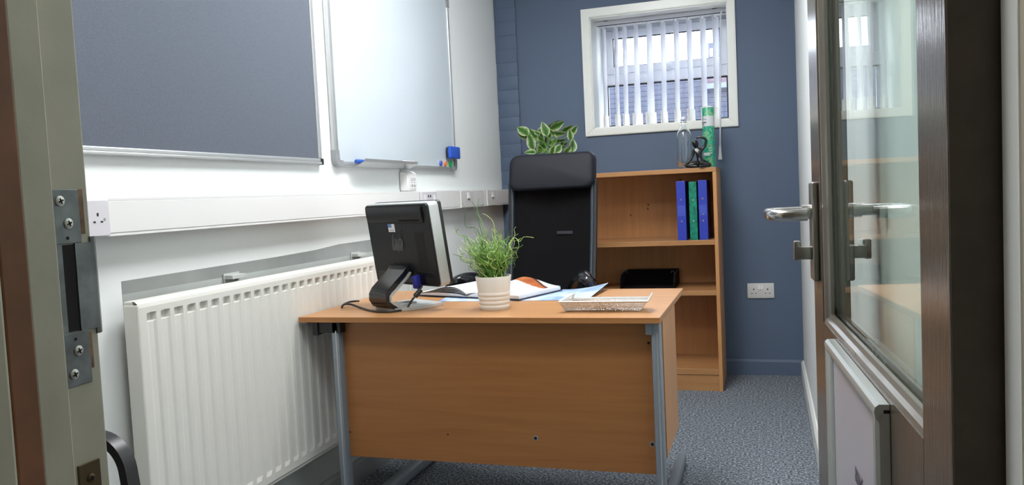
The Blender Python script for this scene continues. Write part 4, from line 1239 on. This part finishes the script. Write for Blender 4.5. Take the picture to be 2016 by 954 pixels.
text_mesh('emblem_letters', 'hp', 0.068, 'logo_grey', lgp, tmx, shear=0.25)
stk_ = mobj('sticker', bx(-0.055, -0.018, -0.0058, -0.0048, MH / 2 - 0.096, MH / 2 - 0.0685), 'paper_white', rear)
mobj('sticker_print', bx(-0.055, -0.034, -0.0062, -0.0056, MH / 2 - 0.081, MH / 2 - 0.0685), 'sticker_blue', stk_)
mobj('sticker_print', bx(-0.050, -0.024, -0.0062, -0.0056, MH / 2 - 0.091, MH / 2 - 0.0885), 'alu_grey', stk_)
for x, z in ((-0.066, 0.050), (0.020, 0.050), (-0.052, -0.065), (0.032, -0.065)):
    mobj('mount_hole', cyl((x, -0.0058, z), (x, -0.0046, z), 0.003, n=10), 'dark_hole', rear)
mobj('port_recess', bx(-0.165, 0.165, -0.0064, -0.0046, -MH / 2 + 0.010, -MH / 2 + 0.050, 0.001), 'logo_dark', rear)
pt_ = bmesh.new()
for k in range(8):
    add_box(pt_, -0.110 + 0.012 * k, -0.102 + 0.012 * k, -0.0072, -0.006, -MH / 2 + 0.036 + 0.003 * (k % 2), -MH / 2 + 0.041 + 0.003 * (k % 2))
mobj('port_print', pt_, 'logo_grey', rear)
# C-shaped stand: black spine outside, silver inside, and the base plate
prof = [(0.055, 0.006), (0.02, 0.006), (-0.012, 0.008), (-0.034, 0.018), (-0.046, 0.036), (-0.045, 0.054), (-0.034, 0.070), (-0.006, 0.092), (0.028, 0.118), (0.042, 0.134)]
P3 = [(0, a, b + 0.004) for a, b in prof]
obj('stand_arm', ribbon(P3, (1, 0, 0), 0.098, 0.016), 'black_gloss', mo, smooth=50)
P4 = [(0.004, a + 0.010 * (1 if i > 2 else 0.4), b + (0.008 if i < 4 else (0.0 if i < 6 else -0.008))) for i, (a, b) in enumerate(prof)]
obj('stand_inner', ribbon(P4, (1, 0, 0), 0.104, 0.006), 'monitor_silver', mo, smooth=50)
obj('hinge_block', bx(-0.045, 0.040, 0.030, 0.062, 0.112, 0.150, 0.006), 'black_plastic', mo, smooth=40)
obj('side_button', bx(-0.066, -0.050, 0.020, 0.032, 0.078, 0.096, 0.003), 'black_plastic', mo)
basep = [(-0.085, 0.020), (-0.06, -0.02), (0.055, -0.020), (0.088, 0.030), (0.094, 0.105), (0.082, 0.165), (-0.090, 0.175), (-0.100, 0.12)]
obj('base_plate', prism(basep, 0.001, 0.0115, 'z'), 'monitor_silver', mo)
rdg = bmesh.new()
for k in range(5):
    add_box(rdg, -0.03 + 0.010 * k, -0.025 + 0.010 * k, 0.06, 0.10, 0.011, 0.018)
obj('base_ridges', rdg, 'alu_grey', mo)
plug = bx(-0.011, 0.011, -0.030, -0.006, -MH / 2 - 0.004, -MH / 2 + 0.040, 0.004)
plug.transform(Matrix.Translation((0.072, 0, 0)))
mobj('cable_plug', plug, 'vga_blue', mo, smooth=40)

# video cable from the plug to the back of the desk
cb = thing('video_cable', 'black monitor cable with a ferrite bead curling over the left edge of the desk', 'cable', (-1.2, 2.42, DZ))
pw = WM[mo.name] @ MM @ Vector((0.072, -0.018, -MH / 2 - 0.0055))
def smooth_path(pts, n=6):
    pts = [Vector(p) for p in pts]; out = []
    for i in range(len(pts) - 1):
        p0, p1, p2, p3 = pts[max(i - 1, 0)], pts[i], pts[i + 1], pts[min(i + 2, len(pts) - 1)]
        for k in range(n):
            t = k / n
            out.append(0.5 * ((2 * p1) + (-p0 + p2) * t + (2 * p0 - 5 * p1 + 4 * p2 - p3) * t * t + (-p0 + 3 * p1 - 3 * p2 + p3) * t ** 3))
    out.append(pts[-1]); return out
pA = at_px(826, 577, pw.y - 0.01); pB = at_px(806, 603, 2.43)
def on_desk(px, py, z):
    a = (px - 1008) / 1567.2; b = (py - 477) / 1567.2
    d = Vector(FW) + Vector(RI) * a - Vector(UP) * b
    return d * ((z - 1.1) / d.z) + Vector((0, 0, 1.1))
cz = DZ + 0.0045
cable_pts = [pw, at_px(831, 562, pw.y - 0.012), at_px(821, 578, pw.y - 0.03), at_px(810, 592, 2.40), on_desk(800, 607, cz), on_desk(785, 611, cz), on_desk(760, 613.5, cz), on_desk(735, 612, cz), on_desk(712, 606, cz), on_desk(692, 599, DZ + 0.012), on_desk(681, 598, DZ + 0.014), on_desk(675, 600.5, DZ + 0.011), on_desk(673, 605, DZ + 0.005)]
obj('cable_lead', tube(smooth_path(cable_pts), 0.0036, 8), 'black_plastic', cb, world=True, smooth=60)
loop_pts = [on_desk(674, 603, DZ + 0.006), on_desk(677, 599, DZ + 0.011), on_desk(686, 594.5, DZ + 0.013), on_desk(698, 592.6, DZ + 0.012), on_desk(706, 592.2, DZ + 0.008)]
obj('cable_tail', tube(smooth_path(loop_pts), 0.0036, 8), 'black_plastic', cb, world=True, smooth=60)
fb = cyl(at_px(828.5, 570, pw.y - 0.018), at_px(817.5, 583, pw.y - 0.034), 0.0088, n=14)
obj('ferrite_bead', fb, 'black_plastic', cb, world=True, smooth=40)

# curly grass plant in a white ribbed pot
PC = Vector((-0.866, 2.468, DZ))
cp_ = thing('curly_grass_plant', 'curly green artificial grass in a white ribbed pot on the desk', 'plant', PC)
pprof = [(0.001, 0.0), (0.0450, 0.0), (0.0468, 0.003)]
for k in range(4):
    z = 0.0045 + 0.0135 * k
    pprof += [(0.0472 + 0.0016 * k, z + 0.001), (0.0494 + 0.0016 * k, z + 0.004), (0.0494 + 0.0017 * k, z + 0.0105), (0.0474 + 0.0018 * k, z + 0.0128)]
pprof += [(0.0530, 0.060), (0.0592, 0.1085), (0.0588, 0.110), (0.0565, 0.110), (0.0520, 0.088), (0.001, 0.086)]
obj('pot', lathe(pprof, 40), 'pot_white', cp_, smooth=50)
obj('soil', lathe([(0.001, 0.0865), (0.0522, 0.0865), (0.0515, 0.092), (0.001, 0.096)], 20), 'soil', cp_)
rs = random.Random(11)
def curl(base, dirx, diry, L, amp, freq, ph, droop):
    pts = []; n = 26
    for i in range(n + 1):
        f = i / n
        s = f * L
        sp_ = f ** 1.15
        w = amp * (0.15 + f)
        x = base[0] + dirx * sp_ * L + w * math.sin(freq * f * 2 * PI + ph)
        y = base[1] + diry * sp_ * L + w * math.cos(freq * f * 2 * PI + ph * 1.3)
        z = base[2] + s * (1 - droop * f) + 0.3 * w * math.sin(freq * f * 2 * PI * 1.1 + ph * 2)
        pts.append((x, y, z))
    return pts
for k in range(235):
    a = rs.uniform(0, 2 * PI); r = 0.036 * math.sqrt(rs.random())
    bs = (r * math.cos(a), r * math.sin(a), 0.092)
    sp_ = rs.gauss(-0.06, 0.46); sp_ = max(-0.95, min(0.80, sp_)); sy = rs.uniform(-0.4, 0.4)
    L = rs.uniform(0.09, 0.20) * (1.0 - 0.42 * abs(sp_))
    pts = curl(bs, sp_, sy, L, rs.uniform(0.007, 0.016), rs.uniform(1.8, 3.6), rs.uniform(0, 6.28), rs.uniform(0.0, 0.18))
    m_ = rs.choice(['stem_dark', 'stem_dark', 'stem_mid', 'stem_mid', 'stem_mid', 'stem_pale', 'stem_pale'])
    r0 = rs.uniform(0.0013, 0.0019)
    obj('stem', tube(pts, [r0 * (1 - 0.6 * i / 26) for i in range(27)], 5), m_, cp_, smooth=70)
def long_stem(px_pts, m_):
    pts = [at_px(px, py, 2.468 + dy) for px, py, dy in px_pts]
    sp2 = smooth_path(pts, 5)
    obj('stem', tube(sp2, [0.0015 * (1 - 0.55 * i / (len(sp2) - 1)) for i in range(len(sp2))], 5), m_, cp_, world=True, smooth=70)
long_stem([(985, 535, 0), (996, 505, .02), (1003, 482, .02), (1010, 470, .02), (1014, 460, .02), (1012, 452, .02), (1016, 446, .02)], 'stem_pale')
long_stem([(988, 535, -.01), (1000, 500, .01), (1006, 476, .01), (1014, 468, .01), (1023, 475, .01), (1030, 467, .01), (1040, 466, .01), (1051, 468, .01)], 'stem_pale')
long_stem([(950, 535, 0), (930, 500, -.01), (917, 480, -.01), (913, 466, -.01), (900, 460, -.01), (897, 452, -.01), (893, 446, -.01)], 'stem_mid')
long_stem([(952, 535, .01), (938, 500, .01), (924, 478, .01), (918, 466, .01), (906, 462, .01), (898, 458, .01), (902, 450, .01)], 'stem_dark')
long_stem([(960, 535, 0), (950, 480, 0), (938, 450, 0), (918, 447, 0), (915, 432, 0), (917, 416, 0), (910, 398, 0)], 'stem_dark')
long_stem([(965, 535, 0), (955, 480, 0), (946, 450, 0), (940, 430, 0), (934, 418, 0), (934, 405, 0), (929, 397, 0)], 'stem_dark')
long_stem([(965, 535, 0.02), (958, 480, 0.02), (950, 440, .02), (941, 420, .02), (940, 408, .02), (943, 390, .02)], 'stem_mid')
long_stem([(972, 535, 0.02), (975, 480, 0.02), (972, 440, .02), (960, 425, .02), (950, 420, .02)], 'stem_pale')

# papers and the open book
pd = thing('map_sheet', 'pale blue printed map sheet under the open book with its right end curling up', 'paper', (-0.86, 2.80, DZ))
rows = []
for j in range(9):
    v = j / 8
    row = []
    for i in range(25):
        u = i / 24
        fl = Vector((-1.140, 2.640)) * (1 - v) + Vector((-1.19, 2.945)) * v
        frn = Vector((-0.592, 2.662)) * (1 - v) + Vector((-0.578, 2.958)) * v
        p = fl * (1 - u) + frn * u
        lift = 0.0
        if u > 0.72:
            q = (u - 0.72) / 0.28
            lift = q * q * (0.004 + 0.020 * v)
        row.append((p.x, p.y, DZ + 0.0012 + lift))
    rows.append(row)
obj('printed_sheet', sheet(rows, 0.0006), 'map_print', pd, world=True, smooth=60)
bo_ = thing('open_book', 'open book with a navy cover and an orange wave on its right page', 'book', (-1.065, 2.725, DZ + 0.003), math.radians(-18))
# local frame: x across the spread, y away along the spine, the spine at x=0
PW, PL = 0.235, 0.275
sp_o = WM[bo_.name]
def hump(f, h, peak):
    """height of a page stack across its width: rises steeply from the spine, eases to the fore edge"""
    if f < peak:
        return h * math.sin(0.5 * PI * f / peak) ** 0.8
    g = (f - peak) / (1 - peak)
    return h * (0.5 + 0.5 * math.cos(PI * g))
def page_stack(sign, z_base, h_edge, h, peak, y0=0.0, y1=PL, n=22, skew=0.0):
    bm = bmesh.new()
    top0, top1, bot0, bot1 = [], [], [], []
    for i in range(n + 1):
        f = i / n; x = sign * (0.002 + f * PW)
        zt = z_base + 0.002 + h_edge * min(1, f * 6) + hump(f, h, peak)
        for lst, y, z in ((top0, y0 + skew * f, zt), (top1, y1 + skew * f, zt), (bot0, y0 + skew * f, z_base + 0.0006 + max(0, zt - z_base - 0.0022 - h_edge) * 0.0), (bot1, y1 + skew * f, z_base + 0.0006)):
            lst.append(bm.verts.new((x, y, z)))
    for i in range(n):
        bm.faces.new((top0[i], top0[i + 1], top1[i + 1], top1[i]))
        bm.faces.new((bot0[i], bot1[i], bot1[i + 1], bot0[i + 1]))
        bm.faces.new((bot0[i], bot0[i + 1], top0[i + 1], top0[i]))
        bm.faces.new((bot1[i], top1[i], top1[i + 1], bot1[i + 1]))
    bm.faces.new((bot0[0], top0[0], top1[0], bot1[0])); bm.faces.new((bot0[n], bot1[n], top1[n], top0[n]))
    bmesh.ops.recalc_face_normals(bm, faces=bm.faces)
    return bm
def leaf_page(sign, z0, h, peak, drop, n=22, y0=0.0, y1=PL, wid=1.0, t=0.0006):
    rows = []
    for y in (y0, (y0 + y1) / 2, y1):
        rows.append([(sign * (0.002 + wid * PW * i / n), y, z0 + hump(i / n, h, peak) + drop * (i / n)) for i in range(n + 1)])
    return sheet(rows, t)
cv = bmesh.new()
add_box(cv, -PW - 0.008, -0.006, -0.005, PL + 0.005, 0.0, 0.003)
add_box(cv, 0.006, PW + 0.008, -0.005, PL + 0.005, 0.0, 0.003)
add_box(cv, -0.007, 0.007, -0.005, PL + 0.005, -0.0008, 0.002)
obj('cover', cv, 'cover_navy', bo_)
obj('left_pages', page_stack(-1, 0.003, 0.006, 0.003, 0.5), 'paper_white', bo_)
for k in range(4):
    obj('left_leaf', leaf_page(-1, 0.010 + 0.002 * k, 0.010 + 0.0045 * k, 0.30, -0.001 * k), ('paper_white', 'black_plastic')[0], bo_, smooth=60)
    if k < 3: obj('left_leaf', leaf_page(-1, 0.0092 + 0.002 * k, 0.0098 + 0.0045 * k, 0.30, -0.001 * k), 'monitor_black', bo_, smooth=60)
obj('right_pages', page_stack(1, 0.003, 0.010, 0.004, 0.3), 'paper_white', bo_)
def wave_page():
    """top right page: white with an orange and brown wave printed across it"""
    n, mrows = 60, 44
    bm = bmesh.new()
    vs = []
    for j in range(mrows + 1):
        y = PL * j / mrows; fy = j / mrows
        vs.append([bm.verts.new((0.002 + PW * i / n, y, 0.0155 + hump(i / n, 0.005 + 0.026 * fy ** 1.5, 0.30) + 0.002 * fy)) for i in range(n + 1)])
    for j in range(mrows):
        for i in range(n):
            f = bm.faces.new((vs[j][i], vs[j][i + 1], vs[j + 1][i + 1], vs[j + 1][i]))
            u, v = (i + 0.5) / n, (j + 0.5) / mrows
            c = 1.04 - 0.36 * u
            w = 0.20 * (1 - max(0, u - 0.55) * 1.9)
            f.material_index = 1 if abs(v - c) < w * 0.55 and u < 0.94 else (2 if 0 <= v - c - w * 0.55 < 0.05 and u < 0.94 else 0)
    bmesh.ops.solidify(bm, geom=bm.faces[:], thickness=0.0006)
    return bm
mat('wave_orange', (196, 104, 60), 0.3, rgb2=(226, 150, 96), nscale=20)
mat('wave_brown', (110, 66, 50), 0.3)
obj('right_leaf', wave_page(), ['paper_white', 'wave_orange', 'wave_brown'], bo_, smooth=60)

# silver wire tray
wt = thing('wire_tray', 'small silver wire mesh tray at the front right of the desk', 'tray', (-0.49, 2.43, DZ))
fx = [(-0.6115, 2.408), (-0.376, 2.412), (-0.376, 2.470), (-0.6115, 2.468)]                 # floor corners
rz = DZ + 0.034
rx = [(-0.624, 2.378), (-0.350, 2.382), (-0.356, 2.470), (-0.600, 2.468)]
zf = DZ + 0.0025
def quad_panel(p, q, r, s, t=0.0010, nu=2):
    rows = [[Vector(p).lerp(Vector(q), i / nu) for i in range(nu + 1)], [Vector(s).lerp(Vector(r), i / nu) for i in range(nu + 1)]]
    return sheet(rows, t)
F3 = [(a, b, zf) for a, b in fx]; R3 = [(a, b, rz) for a, b in rx]
obj('mesh_floor', quad_panel(F3[0], F3[1], F3[2], F3[3]), 'wire_mesh', wt, world=True)
for i in range(4):
    j = (i + 1) % 4
    obj('mesh_side', quad_panel(F3[i], F3[j], R3[j], R3[i]), 'wire_mesh', wt, world=True)
obj('rim_wire', tube(R3 + [R3[0]], 0.0032, 8), 'wire_silver', wt, world=True, smooth=60)
lp = at_px(1130.5, 577.5, 2.43); rp = at_px(1284.5, 576.5, 2.43)
for side, a, b, ap in ((0, R3[0], R3[3], lp), (1, R3[1], R3[2], rp)):
    obj('raised_wing', sheet([[Vector(a), Vector(a).lerp(Vector(b), 0.5), Vector(b)], [ap + (Vector(a) - ap) * 0.03, ap, ap + (Vector(b) - ap) * 0.03]], 0.0010), 'wire_mesh', wt, world=True)
    obj('wing_wire', tube([a, Vector(a).lerp(ap, 0.93), ap, Vector(b).lerp(ap, 0.93), b], 0.0030, 8), 'wire_silver', wt, world=True, smooth=60)
for x, y in fx:
    obj('foot', cyl((x * 0.97 - 0.015, y, DZ), (x * 0.97 - 0.015, y, zf), 0.004, n=8), 'wire_silver', wt, world=True)

# ------------------------------------------------------------------ office chair behind the desk
oc = thing('office_chair', 'black high-back mesh office chair behind the desk', 'chair', (-1.0, 3.50, 0))
CX = -1.010
def back_y(z): return 3.70 + (z - 0.65) * 0.26
def hw(z): return 0.206 - 0.006 * (1.15 - z)
rows = []
for i in range(15):
    z = 0.50 + (1.16 - 0.50) * i / 14
    rows.append([(CX + hw(z) * q, back_y(z) + 0.028 * (1 - q * q) + 0.02 * math.sin((z - 0.5) / 0.66 * PI), z) for q in [-1 + j / 6 for j in range(13)]])
obj('mesh_back', sheet(rows, 0.002), 'chair_mesh', oc, world=True, smooth=60)
for s in (-1, 1):
    pts = [(CX + s * (hw(z) + 0.004), back_y(z) + 0.02 * math.sin((z - 0.5) / 0.66 * PI), z) for z in [0.46 + 0.07 * i for i in range(11)]]
    fr = obj('back_frame', ribbon(pts, (1, 0, 0), 0.030, 0.022), 'chair_black', oc, world=True, smooth=40)
    pts2 = [(x - s * 0.006, y - 0.014, z) for x, y, z in pts]
    obj('frame_piping', tube(pts2, 0.006, 8), 'chair_frame', fr, world=True, smooth=60)
prof_h = rrect(0.432, 0.176, 0.040, 6)
def headrest():
    bm = bmesh.new()
    ringsF = []
    n = len(prof_h)
    for dy, sc_ in ((0.070, 0.90), (0.050, 0.98), (0.0, 1.0), (-0.020, 0.985), (-0.034, 0.93), (-0.040, 0.80)):
        ring_ = []
        for a, b in prof_h:
            x = a * (1 - (1 - sc_) * 0.55); z = b * sc_
            bend = 0.035 * (x / 0.22) ** 2
            ring_.append(bm.verts.new((CX + 0.002 + x, back_y(1.21 + z) - 0.012 + dy - bend * 0.9 + 0.02, 1.210 + z - 0.006 * (1 - (x / 0.216) ** 2) * (1 if z < 0 else -1))))
        ringsF.append(ring_)
    for a, b in zip(ringsF, ringsF[1:]):
        for k in range(n):
            bm.faces.new((a[k], a[(k + 1) % n], b[(k + 1) % n], b[k]))
    bm.faces.new(ringsF[0][::-1]); bm.faces.new(ringsF[-1])
    bmesh.ops.recalc_face_normals(bm, faces=bm.faces)
    return bm
hdr = obj('headrest', headrest(), 'headrest', oc, world=True, smooth=60)
obj('headrest_screw', cyl((CX + 0.214, back_y(1.15) + 0.01, 1.145), (CX + 0.222, back_y(1.15) + 0.01, 1.145), 0.006, n=12), 'steel', hdr, world=True, smooth=50)
obj('cross_bar', tube([(CX - 0.20, back_y(0.56) + 0.03, 0.56), (CX, back_y(0.56) + 0.05, 0.56), (CX + 0.20, back_y(0.56) + 0.03, 0.56)], 0.012, 10), 'chair_black', oc, world=True, smooth=60)
obj('lumbar_label', bx(CX + 0.02, CX + 0.10, back_y(0.91) + 0.034, back_y(0.91) + 0.036, 0.900, 0.915), 'label_dark', oc, world=True)
obj('seat', bx(CX - 0.24, CX + 0.24, 3.14, 3.66, 0.44, 0.52, 0.03, 4), 'chair_black', oc, world=True, smooth=40)
for s in (-1, 1):
    ax = CX + s * 0.318 + 0.006
    pts = smooth_path([(CX + s * 0.24, 3.52, 0.47), (ax - s * 0.01, 3.47, 0.50), (ax + s * 0.008, 3.30, 0.58), (ax + s * 0.004, 3.20, 0.68), (ax - s * 0.022, 3.19, 0.728), (ax - s * 0.052, 3.24, 0.748), (ax - s * 0.072, 3.36, 0.735), (ax - s * 0.08, 3.55, 0.69), (CX + s * 0.22, 3.70, 0.62)], 5)
    ar_ = obj('armrest', tube(pts, [0.014] * 10 + [0.016] * 10 + [0.026] * 12 + [0.018] * (len(pts) - 32), 12), 'black_gloss', oc, world=True, smooth=60)
    pad = smooth_path([(ax + s * 0.002, 3.185, 0.700), (ax - s * 0.022, 3.185, 0.735), (ax - s * 0.056, 3.20, 0.750), (ax - s * 0.082, 3.22, 0.738), (ax - s * 0.104, 3.24, 0.700), (ax - s * 0.112, 3.26, 0.66)], 5)
    obj('arm_pad', ribbon(pad, (0, 1, 0), 0.11, 0.016), 'black_gloss', ar_, world=True, smooth=50)
obj('gas_column', cyl((CX, 3.42, 0.10), (CX, 3.42, 0.44), 0.028, n=16), 'chair_black', oc, world=True, smooth=40)
for k in range(5):
    a = 2 * PI * k / 5 + 0.3
    e = Vector((CX + 0.30 * math.cos(a), 3.42 + 0.30 * math.sin(a), 0.075))
    lg = obj('base_leg', tube([(CX, 3.42, 0.11), e], [0.026, 0.016], 10), 'chair_black', oc, world=True, smooth=50)
    obj('caster', cyl(e + Vector((-0.012 * math.sin(a), 0.012 * math.cos(a), -0.045)), e + Vector((0.012 * math.sin(a), -0.012 * math.cos(a), -0.045)), 0.030, n=16), 'black_plastic', lg, world=True, smooth=40)
